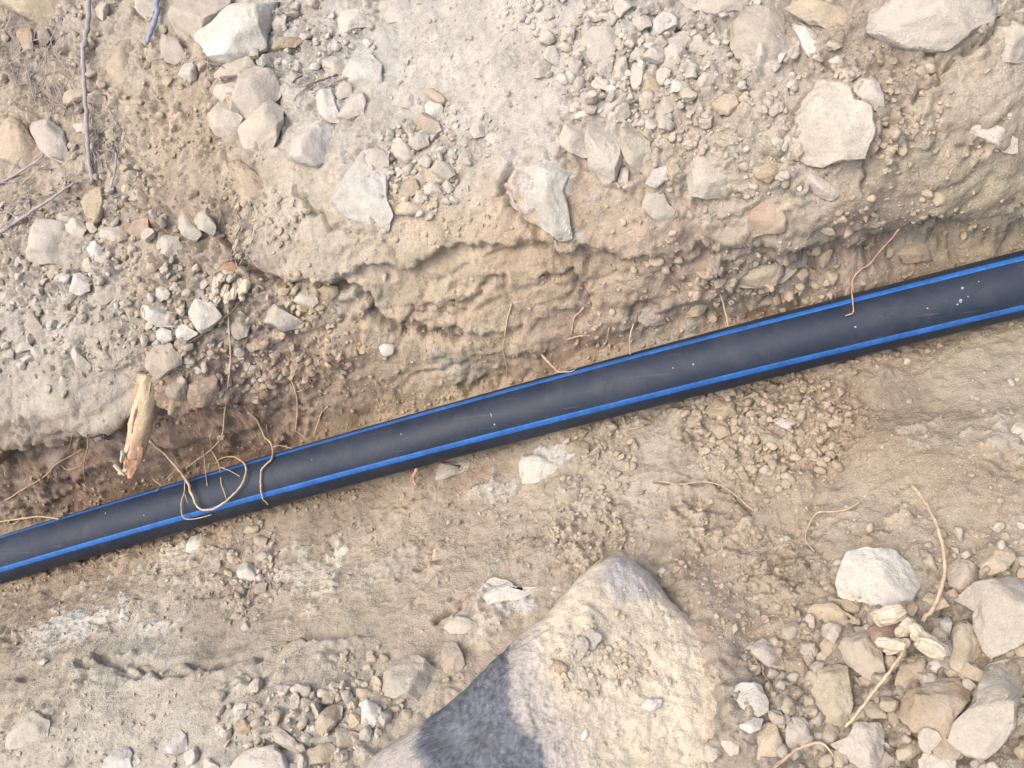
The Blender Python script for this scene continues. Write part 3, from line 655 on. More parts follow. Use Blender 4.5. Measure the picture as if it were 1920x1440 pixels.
def make_stone(name, cat, label, poly_px, colk, hf=.34, sink=.25, mat=None, facets=5, rough=.05, group=None, sub=None, tilt_up=.35, jitter=True, p=2.5):
    poly = np.array(poly_px, float); POLYS.append(poly)
    c = poly.mean(0); seed = int(c[0] * 7 + c[1] * 13)
    x, y = poly[:, 0], poly[:, 1]
    area = .5 * abs(np.dot(x, np.roll(y, -1)) - np.dot(y, np.roll(x, -1))); size_px = math.sqrt(area)
    probe = np.vstack([c[None], c + (poly - c) * .6]); gd = (ghit(probe[:, 0], probe[:, 1]) - CPOS) @ cf
    hit = CPOS + ray_dir(float(c[0]), float(c[1])) * float(np.median(gd))
    n = macro_normal(hit[:1], hit[1:2])[0] * (1 - tilt_up) + np.array([0, 0, 1]) * tilt_up; n /= np.linalg.norm(n)
    depth = (hit - CPOS) @ cf; size = size_px * depth / FPX
    hgt = hf * size
    q = hit + n * hgt * (.5 - sink)
    w = on_plane(x, y, q, n); cc = w.mean(0)
    a1 = np.cross([0, 1, 0], n); a1 /= np.linalg.norm(a1); a2 = np.cross(n, a1)
    loc2 = np.stack([(w - cc) @ a1, (w - cc) @ a2], -1)
    if sub is None: sub = 4 if size_px > 75 else (3 if size_px > 24 else 2)
    v, f = stone_shape(loc2 * 1.04, hgt, sub, seed, facets, rough, p)
    V = cc + v[:, :1] * a1 + v[:, 1:2] * a2 + v[:, 2:] * n
    base = cc - n * hgt * .6
    o = link(name, mesh_from(name, V - base, f), mat or M_STONE, loc=base)
    rg = np.random.default_rng(seed + 5)
    colr = (alb(*STC[colk]) * .86 + alb(214, 204, 188) * .14) * (rg.uniform(.92, 1.07) if jitter else 1) * (1 + rg.uniform(-.02, .02, 3))
    o.color = (*np.clip(colr, 0, .8), 1)
    tag(o, label, cat, group)
    return o
TILE = {1: (0, 0), 2: (640, 0), 3: (1280, 0), 4: (0, 480), 5: (640, 480), 6: (1280, 480), 7: (0, 960), 8: (640, 960), 9: (1280, 960)}
# tile | kind | colour | half height | sink | label | outline in thirds of a pixel inside the tile
STONES = """
1|boulder|T|.34|.3|large tan boulder cut off by the top left corner|0,-60 380,-60 370,20 300,80 235,120 190,118 120,85 60,60 0,30 -60,10
1|stone|G|.34|.3|big smooth grey-tan stone above the large white angular rock|935,-40 1290,-40 1280,25 1240,70 1130,180 1090,235 1030,230 980,170 955,90
1|stone|W|.38|.2|large white angular rock near the top edge, left of centre|1330,20 1380,-40 1540,-40 1500,120 1480,240 1400,310 1300,345 1200,330 1130,240 1150,180 1230,110
1|pebble|W|.4|.2|small white pebble left of the flat slab below the large white rock|1020,360 1075,340 1105,380 1100,440 1060,470 1010,430
1|stone|G|.25|.2|flat grey-tan slab tucked under the large white angular rock|1190,390 1300,350 1420,320 1425,370 1360,420 1240,440 1200,430
1|stone|P|.38|.2|pale diamond-shaped stone wedged above the two heart-shaped halves|1435,370 1530,400 1545,500 1480,600 1395,665 1340,590 1335,510 1370,440
1|pebble|P|.36|.25|pale pointed pebble left of the diamond-shaped stone|1190,495 1260,455 1335,450 1335,510 1300,580 1250,580 1210,535
1|stone|P|.36|.2|pale rounded stone, left half of a heart-shaped pair|1180,650 1215,595 1290,590 1340,620 1370,670 1320,730 1270,770 1210,750 1175,700
1|stone|P|.38|.2|smooth pale oval stone, right half of a heart-shaped pair|1345,740 1400,690 1460,620 1530,575 1575,600 1580,680 1550,760 1490,840 1410,855 1360,810
1|stone|W|.36|.2|white squarish block with grey stain right of the heart-shaped pair|1650,640 1720,640 1855,690 1850,870 1780,930 1700,925 1635,900 1640,760
1|stone|W|.36|.2|white oblong block standing just above the squarish white block|1760,530 1820,500 1870,510 1910,680 1850,685 1800,640
1|stone|O|.22|.45|half-buried olive slab just right of the long grey stem|620,320 700,200 760,180 780,320 740,440 640,490 560,450 600,390
1|pebble|T|.34|.3|tan stone touching the left side of the long grey stem|340,550 370,490 420,465 480,490 480,540 400,590 350,585
1|stone|P|.25|.2|leaf-shaped pale stone with two points on the far left|110,660 200,690 290,685 350,730 365,820 350,920 280,890 220,830 180,750
1|pebble|W|.4|.2|tiny pale pebble between the leaf-shaped stone and the stem|415,710 450,680 490,695 480,735 430,745
1|stone|T|.34|.3|pale tan tooth-shaped stone at the foot of the long grey stem|430,1070 500,1045 580,1050 585,1140 560,1230 520,1260 480,1190
1|clod|C|.22|.45|long tan ridge of packed soil below the heart-shaped pair|1190,850 1280,860 1400,940 1520,1050 1520,1110 1460,1140 1390,1090 1300,960
1|boulder|P|.30|.4|big rounded dusty stone at the left edge below the thin twigs|90,1330 140,1270 260,1240 380,1260 440,1330 430,1430 330,1480 180,1480 90,1420
1|pebble|R|.38|.25|reddish-brown round pebble, the only red one on the left bank|710,1270 760,1210 830,1230 835,1310 790,1345 730,1310
1|pebble|P|.38|.25|pale lobed pebble right of the red pebble, left of its twin|985,1250 1040,1190 1090,1240 1130,1310 1090,1355 1040,1330
1|pebble|G|.36|.25|grey lobed pebble right of the red pebble, right of its twin|1080,1200 1150,1160 1210,1270 1180,1315 1120,1290
1|pebble|P|.38|.25|dusty round pebble below the pair of lobed pebbles|870,1390 930,1320 1000,1330 1010,1390 950,1440 890,1440
1|pebble|P|.36|.3|dusty lump left of the red pebble|555,1300 620,1260 690,1270 700,1330 650,1370 570,1350
1|pebble|P|.4|.25|small pale pebble upper left of the big rounded dusty stone's corner|310,1230 340,1190 380,1195 390,1240 350,1270
1|pebble|P|.4|.25|pale pebble lying against the big rounded dusty stone's right shoulder|370,1290 400,1230 460,1240 480,1290 430,1340
1|pebble|W|.4|.2|white angular pebble below the tooth-shaped stone|480,1395 530,1340 575,1390 570,1440 510,1440
1|boulder|C|.28|.5|broad tan lump of earth at the left edge behind the leaf-shaped stone|-60,640 80,640 150,700 190,800 200,900 120,980 -60,980
1|pebble|P|.38|.2|dusty pebble above the two white blocks|1810,380 1860,320 1930,330 1950,420 1860,440
1|pebble|P|.38|.25|pale pebble at the top edge left of the short bluish twig|770,-30 880,-30 870,40 820,105 780,70
1|pebble|P|.38|.25|pale narrow pebble at the top edge right of the long grey stem|535,0 610,-20 605,60 580,120 545,90
1|stone|G|.32|.25|grey stone below the short bluish twig|860,280 930,200 1010,230 1040,310 980,360 890,330
1|pebble|B|.36|.3|upright brownish stone below the corner boulder|105,180 140,120 190,190 180,280 130,290
1|pebble|N|.36|.3|dark brown-grey pebble right of the upright brownish stone|200,150 270,160 280,220 220,250
1|pebble|P|.34|.3|pale pebble right of the large white angular rock|1520,140 1560,80 1610,90 1600,170 1550,185
1|clod|C|.25|.35|flat tan clod of earth right of the large white angular rock|1500,240 1600,200 1720,200 1650,260 1540,280
2|stone|S|.34|.3|grey oval stone at the top edge, left of the smooth dusty chute|215,20 240,-40 370,-40 385,60 340,120 260,130 230,80
2|pebble|G|.36|.3|small grey stone at the top edge beside the grey oval one|395,-30 490,-30 470,25 420,20
2|stone|W|.32|.3|white wedge stone left of the grey oval one at the top edge|-20,100 60,30 130,60 150,130 70,160 0,200
2|stone|S|.24|.45|smooth bluish-grey rock half sunk in dust above the white blocks|0,430 20,330 80,270 150,280 230,370 220,480 140,520 60,490
2|stone|P|.38|.2|pale oval stone right of the white oblong block|0,600 40,540 110,515 140,570 120,630 40,670 -20,660
2|pebble|P|.36|.25|small pale stone above the oval beside the white oblong block|-40,500 0,445 60,480 50,530 -20,560
2|pebble|T|.36|.2|thin elongated tan stone at the top of the central pebble heap|430,470 490,480 585,555 575,590 520,570 450,510
2|pebble|W|.38|.2|white pebble under the thin elongated stone|470,590 520,570 575,600 560,640 520,660 480,630
2|pebble|P|.38|.25|round pebble at the upper left of the central pebble heap|330,570 360,525 410,540 415,590 380,615 340,600
2|stone|K|.34|.25|brownish-grey curved stone in the middle of the central pebble heap|400,630 440,585 480,640 550,690 550,770 500,770 430,710
2|pebble|P|.38|.25|rounded pebble below the curved brownish stone|370,790 410,740 480,750 485,800 430,840 385,830
2|pebble|P|.36|.2|pale slanting stone on the left side of the central pebble heap|275,780 320,765 380,830 415,880 370,920 310,890 275,840
2|pebble|P|.38|.25|small stone at the heart of the central pebble heap below the rounded pebble|430,890 480,860 510,900 490,940 440,930
2|pebble|G|.36|.25|grainy round stone on the right side of the central pebble heap|505,960 540,900 610,920 640,980 590,1020 520,1000
2|pebble|P|.36|.2|smooth oblong pebble at the lower end of the central pebble heap|465,1050 490,1015 550,1050 570,1100 530,1110 475,1090
2|pebble|P|.38|.25|pebble touching the right end of the smooth oblong pebble|560,1040 600,1010 630,1060 610,1090 570,1075
2|pebble|B|.32|.3|brownish flat stone at the lower left of the central pebble heap|310,1070 350,1010 430,1010 440,1060 390,1110 330,1110
2|pebble|P|.34|.25|pale triangular chip between the brownish flat stone and the oblong pebble|400,1140 430,1050 470,1100 460,1140
2|stone|T|.24|.3|flat tan slab below the central pebble heap|275,1165 350,1130 480,1150 480,1190 380,1215 290,1200
2|pebble|W|.36|.25|cream pebble right of the central pebble heap|800,770 840,740 890,750 880,800 840,820
2|pebble|P|.34|.3|dusty pebble left of the cream pebble|715,740 740,690 800,700 800,760 750,780
2|pebble|P|.38|.25|narrow pebble above the grainy round stone|500,830 530,790 560,830 540,880 510,870
2|pebble|P|.38|.25|small upright pebble right of the central pebble heap|595,850 615,820 645,850 640,890 610,890
2|boulder|S|.22|.42|bluish-white rock face half buried below the squarish white block|-50,1020 60,850 150,880 240,940 250,1080 280,1200 230,1290 130,1260 30,1220 -30,1130
2|stone|P|.18|.4|grey-tan plate leaning over the bluish-white rock face|80,850 200,830 260,850 260,1000 170,1040 110,960
2|boulder|S|.19|.46|white and blue-grey pointed rock standing out of the bank, centre|960,960 1100,890 1290,880 1290,960 1250,1080 1290,1320 1230,1350 1060,1240 940,1130 920,1040
2|stone|P|.36|.2|pale grey stone, leftmost of three stones standing side by side|1230,790 1270,680 1370,680 1375,870 1290,860 1240,830
2|stone|P|.38|.2|tall pale grey stone, middle of three stones standing side by side|1385,670 1430,650 1570,700 1580,880 1540,1010 1470,1020 1400,960 1385,840
2|stone|G|.38|.2|grey stone, rightmost of three stones standing side by side|1570,740 1630,700 1720,740 1740,870 1680,960 1610,920 1580,850
2|stone|P|.30|.4|smooth dusty dome-shaped stone left of the upper rubble|1350,230 1400,160 1520,150 1570,230 1500,330 1420,360 1360,310
2|pebble|P|.36|.2|upright slab second from left in the row of leaning rubble slivers|1520,420 1540,320 1600,310 1610,390 1570,470 1530,460
2|pebble|P|.36|.2|pale sliver below the dome-shaped stone, first of the leaning slivers|1420,390 1460,330 1530,310 1520,390 1470,440
2|pebble|P|.38|.2|pale upright sliver third in the row of leaning rubble slivers|1620,400 1660,350 1710,380 1690,470 1650,510 1625,470
2|stone|P|.34|.2|long leaning grey-tan block at the right of the upper rubble|1790,380 1830,220 1900,150 1960,180 1920,320 1840,430
2|pebble|P|.30|.3|dusty rounded stone at the top of the upper rubble|1610,120 1650,80 1730,90 1750,140 1680,170
2|pebble|G|.28|.25|flat grey chip left of the long leaning block|1610,340 1660,270 1760,290 1700,330
2|pebble|O|.36|.25|olive stone below the long leaning block|1680,500 1720,420 1790,430 1830,490 1780,530 1700,520
2|pebble|W|.4|.2|small white pebble right of the olive stone|1840,480 1880,450 1920,470 1900,510 1850,515
2|pebble|P|.28|.25|flat bent chip above the three stones standing side by side|1450,640 1500,560 1580,525 1640,560 1560,600 1480,650
2|pebble|G|.34|.25|grey angular stone below the small white rubble pebble|1760,640 1800,560 1870,530 1880,600 1830,660 1780,670
2|pebble|P|.38|.25|small pale stone above the leftmost of the three standing stones|1270,600 1300,550 1350,580 1340,630 1290,630
2|pebble|K|.38|.25|small brown-grey stone above the middle standing stone|1365,610 1400,575 1440,600 1420,640 1380,640
2|pebble|P|.36|.25|pale stone above the rightmost of the three standing stones|1690,690 1740,660 1790,690 1760,730 1700,720
2|pebble|W|.34|.2|cream angular chip below the rightmost of the three standing stones|1710,1030 1750,960 1830,930 1830,1000 1770,1060
2|pebble|T|.38|.25|tan rounded stone right of the cream angular chip|1835,950 1880,910 1915,970 1870,1020 1840,1000
2|stone|G|.24|.35|flat grey kite-shaped slab below the cream angular chip|1580,1130 1650,1070 1800,1060 1840,1150 1900,1200 1830,1270 1760,1230 1680,1160
2|pebble|P|.36|.25|narrow stone between the middle and rightmost standing stones|1555,1010 1590,920 1620,960 1610,1040 1570,1060
3|boulder|G|.34|.25|large grey craggy rock with ledges near the top right|170,130 300,60 540,50 560,80 570,170 640,250 600,310 450,360 300,320 250,240 200,190
3|stone|P|.30|.3|pale slab on the top edge above the grey craggy rock|0,-40 440,-40 400,20 280,50 200,85 110,60 0,20
3|stone|W|.34|.2|white wedge leaning against the right end of the craggy rock|605,130 640,100 780,210 790,290 720,330 680,280 640,190
3|stone|T|.30|.35|tan block on the top edge between craggy rock and giant boulder|570,40 640,-40 860,-40 960,150 820,160 700,120
3|boulder|P|.30|.34|giant pale boulder filling the top right corner|960,90 1040,-60 1880,-60 1840,20 1700,140 1590,200 1480,270 1290,260 1150,220 1060,180
3|boulder|P|.26|.45|dusty rock at the right edge beside the giant boulder|1740,160 1860,60 1990,0 1990,340 1800,350 1740,260
3|boulder|P|.32|.36|rounded white boulder with pitted face set in the right bank|590,600 640,500 740,440 840,460 930,510 960,580 1050,620 1070,760 1020,880 920,890 790,915 680,890 600,840 580,720
3|stone|P|.30|.3|pale wedge resting on the rounded white boulder's upper right side|930,490 1000,430 1090,440 1120,520 1140,610 1080,610 1000,550
3|pebble|T|.36|.3|cream round stone left of the rounded white boulder|160,590 200,530 290,530 320,590 260,650 190,640
3|stone|P|.26|.42|squarish pale block sunk in the bank left of the white boulder|20,1000 70,880 200,870 270,930 330,1010 300,1100 150,1120 40,1100
3|clod|C|.28|.35|triangular tan clod between squarish block and white boulder|350,910 450,890 550,920 540,980 480,1040 420,1000
3|stone|P|.28|.3|cream beak-shaped stone jutting out below the white boulder|620,960 720,960 860,1060 880,1100 830,1130 740,1090 660,1020
3|stone|R|.32|.4|brown egg-shaped stone in the bank above the pipe|350,1320 390,1180 460,1120 540,1150 590,1230 570,1310 480,1310 400,1340
3|stone|P|.22|.4|pale jutting ledge stone near the right edge|1530,700 1620,670 1760,700 1900,780 1890,870 1800,850 1700,790
3|pebble|G|.28|.3|flat grey stone lying under the craggy rock|210,350 290,335 370,365 310,395 240,385
3|stone|C|.28|.45|small tan knob in the bank right of the white boulder|1390,1090 1440,1060 1500,1080 1490,1140 1420,1160
3|stone|B|.22|.5|dark reddish-brown rock in the trench wall at the upper right|1200,1420 1280,1340 1400,1310 1430,1370 1410,1470 1250,1480
3|pebble|G|.34|.25|small grey stone left of the grey craggy rock|60,300 130,230 180,260 120,310
4|pebble|W|.38|.2|bright white angular stone on the left bank above the grey stones|390,140 450,95 510,140 490,190 430,220 395,200
4|pebble|P|.36|.2|pale stone just above the bright white angular stone|450,30 490,0 530,60 500,95 460,80
4|pebble|P|.36|.25|pale stone upper right of the bright white angular stone|520,10 545,-40 600,-20 600,40 550,60
4|pebble|G|.36|.25|grey stone right of the bright white angular stone|540,200 580,140 640,140 640,220 590,280 540,260
4|pebble|S|.36|.2|bluish-grey pebble above the white potato-shaped stone|850,220 880,170 940,180 945,240 890,260
4|stone|W|.36|.2|white potato-shaped stone in the middle of the left bank|755,300 790,275 900,290 975,310 950,390 880,400 800,350
4|stone|S|.36|.2|pale grey angular stone left below the splintered root end|1060,270 1120,240 1200,260 1240,340 1190,410 1140,435 1070,370
4|pebble|W|.36|.2|white oval pebble under the pale grey angular stone|985,400 1040,385 1110,435 1060,470 1000,480 985,440
4|pebble|W|.36|.2|white pebble under the white potato-shaped stone|870,450 910,405 970,420 975,470 920,490
4|pebble|G|.34|.25|grey blunt stone beside the long hanging root|1285,380 1340,325 1405,390 1390,450 1340,470 1290,430
4|stone|P|.34|.25|long pale tan stone right of the splintered root end|1430,310 1470,260 1550,275 1700,370 1680,410 1590,420 1490,370
4|pebble|P|.34|.25|dusty angular stone above the right end of the long pale stone|1650,250 1700,195 1760,190 1790,260 1750,300 1680,290
4|stone|K|.32|.3|oblong grey-tan stone near the left edge of the left bank|130,320 190,310 220,370 250,440 210,485 170,450 140,370
4|pebble|P|.34|.2|slender pale stone lying slantwise on the left bank|390,510 430,510 500,610 490,650 440,620
4|pebble|W|.38|.2|white chip right of the oblong grey-tan stone's foot|175,540 200,500 230,530 210,590 180,585
4|pebble|P|.30|.25|flat pale stone left of the white chip at the left edge|60,510 150,480 175,520 90,550
4|stone|K|.32|.3|big brown-grey lump above the cut root|815,580 850,510 940,490 1000,560 1000,610 900,690 850,650
4|clod|B|.36|.3|brown lump of earth hanging over the undercut, right of the cut root|1070,720 1140,670 1220,690 1240,750 1190,850 1100,840 1060,790
4|clod|K|.34|.3|grey crumbly lump between the cut root and the brown hanging lump|920,740 990,700 1060,720 1050,800 950,815
4|pebble|P|.38|.25|round pebble right of the big brown-grey lump|1020,580 1050,550 1085,580 1060,610 1030,605
4|pebble|G|.34|.25|small flat pebble above the brown hanging lump|1070,640 1110,620 1150,650 1110,670
4|pebble|P|.38|.25|round cream pebble between bluish pebble and splintered root end|945,170 970,140 1000,160 990,200 955,195
4|pebble|T|.36|.25|upright tan pebble above the white potato-shaped stone|775,180 800,140 825,170 815,220 785,220
4|pebble|P|.36|.25|pale pebble just left of the splintered root end|1110,160 1150,125 1175,150 1150,190 1120,185
4|pebble|P|.38|.3|round dusty pebble below the slender slantwise stone|315,700 340,670 385,690 380,730 330,730
4|pebble|T|.34|.3|oblong tan pebble above left of the bright white stone|260,110 310,50 350,50 310,110 275,130
4|clod|C|.36|.35|rounded tan clod at the end of the dark hollow above the wall|1770,200 1830,160 1900,170 1910,220 1840,260 1780,240
4|clod|K|.28|.3|pale crumbly lump under the grey blunt stone by the long root|1240,450 1300,430 1390,480 1340,520 1270,500
5|pebble|W|.36|.3|small white stone stuck in the tan trench wall|210,515 250,485 300,500 290,550 240,570
5|stone|W|.16|.35|white crusted rock in the trench floor just below the pipe|965,1180 1040,1130 1200,1110 1290,1140 1270,1220 1100,1270 980,1280
5|stone|G|.18|.4|grey slanting slab emerging under the pipe beside the red rootlet|440,1200 560,1170 720,1150 700,1200 540,1270 470,1260
5|clod|O|.34|.25|yellowish clod below the pipe in a cluster of crumbs|1265,1080 1310,1040 1390,1050 1390,1110 1330,1130 1280,1110
5|clod|O|.36|.25|small olive clod between the yellowish clod and the pipe|1320,990 1350,965 1390,980 1370,1020 1325,1020
5|clod|G|.24|.4|grey cracked lump in the trench wall right of the pink rootlets|1620,300 1700,270 1800,290 1830,380 1720,400 1640,350
6|pebble|W|.36|.2|pinkish-white pebble on the gravel pile below the pipe|500,910 550,900 610,945 610,980 560,965 520,945
6|clod|C|.34|.25|largest tan clod at the upper left of the gravel pile|125,870 170,830 230,800 290,830 305,890 240,920 160,910
6|clod|R|.34|.25|orange clod on top of the largest tan clod|175,800 210,770 245,790 230,825 185,825
6|clod|C|.34|.25|orange-tan clod at the left edge of the gravel pile|170,990 200,940 260,950 270,1010 210,1035
6|clod|O|.30|.3|ochre flat clod in the middle of the gravel pile|430,1010 480,980 540,1020 590,1070 540,1080 450,1060
6|pebble|C|.36|.25|pale pebble below the orange-tan clod|200,1080 230,1040 270,1070 240,1110
6|pebble|C|.36|.25|round tan pebble at the lower left of the gravel pile|330,1120 360,1085 405,1110 380,1150 340,1145
6|pebble|P|.36|.25|pale round pebble at the bottom of the gravel pile|425,1210 460,1170 495,1195 470,1235
6|pebble|P|.34|.25|pale pebble under the pipe at the top of the gravel pile|360,790 400,765 430,785 400,810
6|clod|C|.34|.3|pale hanging clod on the trench wall left of the curling root|690,70 750,80 775,130 740,150 700,120
6|stone|O|.22|.4|layered brown rock in the trench wall above the pipe|280,130 400,50 600,30 640,90 560,160 400,190 300,180
6|stone|K|.24|.4|blunt brown-grey lump just above the pipe under the layered rock|320,270 420,220 520,230 500,280 400,300
6|stone|C|.26|.4|pale ochre lump in the trench wall left of the layered rock|0,260 90,230 150,270 110,330 20,350
6|stone|P|.18|.4|pale worn rock patch at the right edge of the trench floor|1820,1000 1870,940 1960,930 1960,1040 1860,1050
7|pebble|W|.38|.2|white pebble in the small heap of stones below the pipe, left|1340,300 1390,270 1445,310 1430,370 1390,390 1345,375
7|pebble|W|.34|.2|smaller white pebble touching the white one in the left heap|1420,380 1460,345 1490,370 1460,400
7|pebble|K|.38|.25|round brown-grey pebble in the left heap below the pipe|1425,150 1470,120 1510,150 1490,195 1440,195
7|pebble|O|.30|.25|olive flat pebble at the top of the left heap by the pipe|1350,90 1400,65 1465,80 1450,115 1380,115
7|pebble|G|.30|.25|flat grey pebble above the white one in the left heap|1420,240 1480,215 1535,240 1500,275 1440,275
7|pebble|K|.36|.25|small grey pebble between the olive and flat grey ones|1375,205 1400,185 1425,205 1405,228 1380,225
7|pebble|T|.38|.25|tan pebble upper left of the white one in the left heap|1285,260 1310,230 1345,260 1320,290 1290,285
7|pebble|T|.36|.25|tan double-lobed pebble left of the white one in the left heap|1255,330 1280,310 1305,340 1290,370 1260,360
7|stone|W|.22|.4|pale pointed stone set in the slope just under the pipe|1040,200 1060,130 1130,130 1150,180 1090,230 1040,250
7|clod|K|.34|.3|brown-grey clod at the bottom of the left heap|1410,430 1460,400 1510,400 1490,450 1440,460
7|pebble|W|.36|.2|cream angular pebble alone on the dusty ledge|1310,1120 1330,1070 1390,1080 1380,1120 1330,1150
7|pebble|W|.36|.2|pinkish-white pointed stone near the bottom edge, left|940,1340 970,1240 1000,1215 1040,1260 1035,1330 1000,1360 950,1360
7|stone|W|.38|.2|cream block cut off by the bottom edge, left|600,1400 630,1330 690,1310 740,1360 735,1500 600,1500
7|pebble|W|.36|.2|white stone at the bottom edge right of the pinkish-white one|1010,1390 1050,1330 1100,1320 1120,1370 1090,1420 1040,1430
7|pebble|P|.34|.2|pale oval stone at the bottom edge, fourth from the left corner|1130,1400 1170,1380 1230,1430 1200,1480 1150,1480
7|pebble|W|.34|.2|small cream chip left of the round tan clod by the bottom edge|1230,1250 1250,1205 1280,1240 1250,1280
7|clod|C|.36|.3|round tan clod between cream chip and bluish slab|1325,1210 1370,1165 1415,1200 1400,1245 1340,1245
7|stone|G|.30|.25|bluish-grey slab leaning among stones left of the dark boulder|1510,1260 1570,1210 1650,1270 1700,1330 1670,1360 1590,1320
7|stone|T|.34|.25|long tan stone left of the dark boulder's white neighbour|1770,1270 1800,1150 1870,1080 1915,1080 1910,1160 1850,1230 1810,1290
7|boulder|P|.32|.25|big pale rock at the bottom edge left of the dark boulder|1270,1460 1400,1340 1530,1310 1600,1370 1630,1500 1280,1500
7|stone|T|.32|.25|tan slab beside the dark boulder's lower left corner|1690,1390 1740,1340 1850,1290 1880,1330 1850,1400 1720,1430
7|pebble|P|.36|.25|small pale stone between the bluish slab and the long tan stone|1680,1270 1715,1235 1750,1260 1740,1310 1700,1310
7|boulder|P|.24|.5|dust-covered hump of buried rock at the lower left|20,1260 90,1150 200,1120 260,1170 240,1260 120,1330 20,1330
7|pebble|S|.24|.3|bluish-white flake below the white crusted slope, far left|205,850 235,815 270,830 240,860
8|stone|G|.36|.2|rough grey rounded stone against the dark boulder's upper left edge|215,980 270,830 330,800 430,800 510,860 560,920 540,980 420,1040 310,1050 240,1030
8|stone|K|.38|.25|brown-topped stone between the rough grey one and the dark boulder|530,830 560,740 640,730 690,800 690,860 640,915 570,895
8|pebble|W|.42|.15|small white upright block left of the dark boulder|105,1090 150,1060 205,1080 215,1180 170,1210 115,1200
8|pebble|T|.36|.25|tan cube-like stone left of the small white upright block|20,1170 50,1130 100,1120 105,1190 60,1215
8|pebble|O|.32|.25|olive smooth stone below the small white upright block|-30,1210 20,1220 120,1250 60,1310 -20,1340
8|pebble|C|.34|.3|tan clod above the small white upright block|60,1030 110,980 180,1000 150,1050 90,1060
8|stone|W|.14|.35|white quartz ledge on the slope above the dark boulder|740,530 780,420 850,360 920,370 1000,430 1110,400 1120,420 1000,490 860,510 780,550
8|stone|P|.20|.35|cream ledge stone below left of the white quartz ledge|560,640 620,570 720,600 780,640 700,690 610,680
8|pebble|T|.36|.25|small tan pebble squeezed between grey stone and dark boulder|555,960 590,920 610,940 570,985
8|pebble|W|.36|.3|small white stone at the right side of the boulder's peak|1770,340 1810,310 1830,330 1800,370
9|boulder|W|.50|.25|big rounded stone with glossy white top among the right rubble|860,400 920,270 1030,220 1180,220 1270,290 1330,400 1270,500 1190,540 1080,520 960,490 880,460
9|clod|C|.32|.3|tan clod at the foot of the big white-topped stone|880,500 930,480 1010,520 980,570 910,560
9|stone|T|.30|.3|tan wedge left below the big white-topped stone|690,580 740,520 850,520 920,570 1000,610 900,650 780,650 720,620
9|stone|K|.32|.2|large flat grey-brown slab beside the broken root|830,830 900,730 880,680 960,640 1060,650 1130,820 1140,900 1100,960 1020,930 940,870 870,850
9|pebble|T|.34|.25|small tan stone left of the flat grey-brown slab|770,750 820,690 880,690 880,740 820,810 790,800
9|stone|O|.40|.15|tall pale olive stone with flat face, lower right rubble|760,900 840,850 930,880 945,960 950,1100 920,1210 870,1230 800,1180 740,1120 735,1000
9|stone|P|.30|.3|pale diamond stone on the soil left of the rubble|370,750 450,710 520,740 560,820 530,880 470,870 410,820
9|clod|B|.32|.3|brown clod right of the pale diamond stone|570,820 620,740 690,840 720,900 670,950 590,900
9|stone|O|.42|.15|upright olive-brown stone right of the broken root|1520,660 1580,610 1640,660 1690,800 1640,900 1560,905 1500,870 1515,770
9|boulder|G|.36|.2|big speckled grey rock with a white spot at the right edge|1540,480 1640,410 1800,390 1880,340 1990,380 1990,700 1820,780 1730,810 1690,770 1640,640 1640,560
9|stone|K|.36|.25|purple-grey stone above the speckled grey rock|1490,310 1560,250 1620,290 1700,370 1640,420 1570,450 1500,400
9|stone|T|.36|.25|cream crumbly stone above the speckled grey rock, near the right edge|1660,280 1720,200 1860,195 1870,270 1810,340 1730,360 1680,330
9|boulder|G|.36|.2|long smooth grey boulder at the lower right corner|1720,840 1860,820 1990,830 1990,960 1880,1060 1870,1210 1780,1330 1690,1385 1590,1350 1500,1280 1530,1180 1640,1080 1680,950
9|boulder|B|.34|.28|large brown-grey rock between the tall olive stone and the smooth boulder|1190,1060 1290,1010 1400,950 1530,930 1610,970 1610,1060 1520,1190 1490,1280 1380,1260 1290,1240 1210,1130
9|stone|B|.34|.25|brown rough stone under the broken root|1190,970 1230,850 1290,810 1360,830 1360,940 1260,1010 1210,990
9|stone|W|.22|.1|white flat flake with sharp corners below the broken root|1370,880 1390,830 1480,800 1500,910 1370,940
9|stone|P|.34|.2|pale grey slab cut off by the bottom edge, right rubble|830,1310 930,1270 970,1190 1100,1190 1130,1240 1130,1500 1000,1500 920,1370
9|stone|G|.36|.25|grey egg-like stone left of the pale slab at the bottom edge|580,1230 610,1160 670,1150 710,1190 720,1280 650,1330 590,1320
9|stone|T|.36|.2|tan angular stone left of the grey egg-like stone|410,1290 450,1190 530,1190 560,1290 550,1360 470,1400 420,1400
9|pebble|P|.36|.25|pale round stone at the bottom edge, right of the dark boulder|100,1360 140,1300 200,1305 215,1360 170,1410 110,1400
9|pebble|P|.34|.25|dusty stone between the pale round one and the white chip|200,1270 260,1240 320,1310 310,1360 260,1370
9|pebble|W|.36|.2|white chip below the bluish-white shard|310,1190 370,1150 450,1160 440,1220 380,1250 330,1230
9|stone|S|.24|.2|bluish-white shard on the boulder's lower right flank|260,1000 340,960 430,970 480,1060 470,1120 420,1150 340,1110
9|pebble|O|.36|.25|olive stone right of the tall pale olive stone's foot|1010,1110 1050,1060 1130,1100 1150,1160 1060,1170
9|pebble|G|.38|.25|small grey stone above the brown-grey rock's left tip|1105,1020 1140,990 1180,1010 1160,1060 1120,1060
9|pebble|W|.34|.2|small white chip below the brown-grey rock|1480,1320 1520,1310 1540,1350 1500,1365
9|pebble|O|.34|.25|olive lump at the bottom edge right of the pale slab|1200,1350 1240,1290 1320,1290 1340,1350 1270,1400 1210,1400
9|stone|P|.32|.25|pale dusty rock at the bottom edge left of the smooth grey boulder|1330,1400 1380,1320 1480,1340 1540,1400 1540,1500 1340,1500
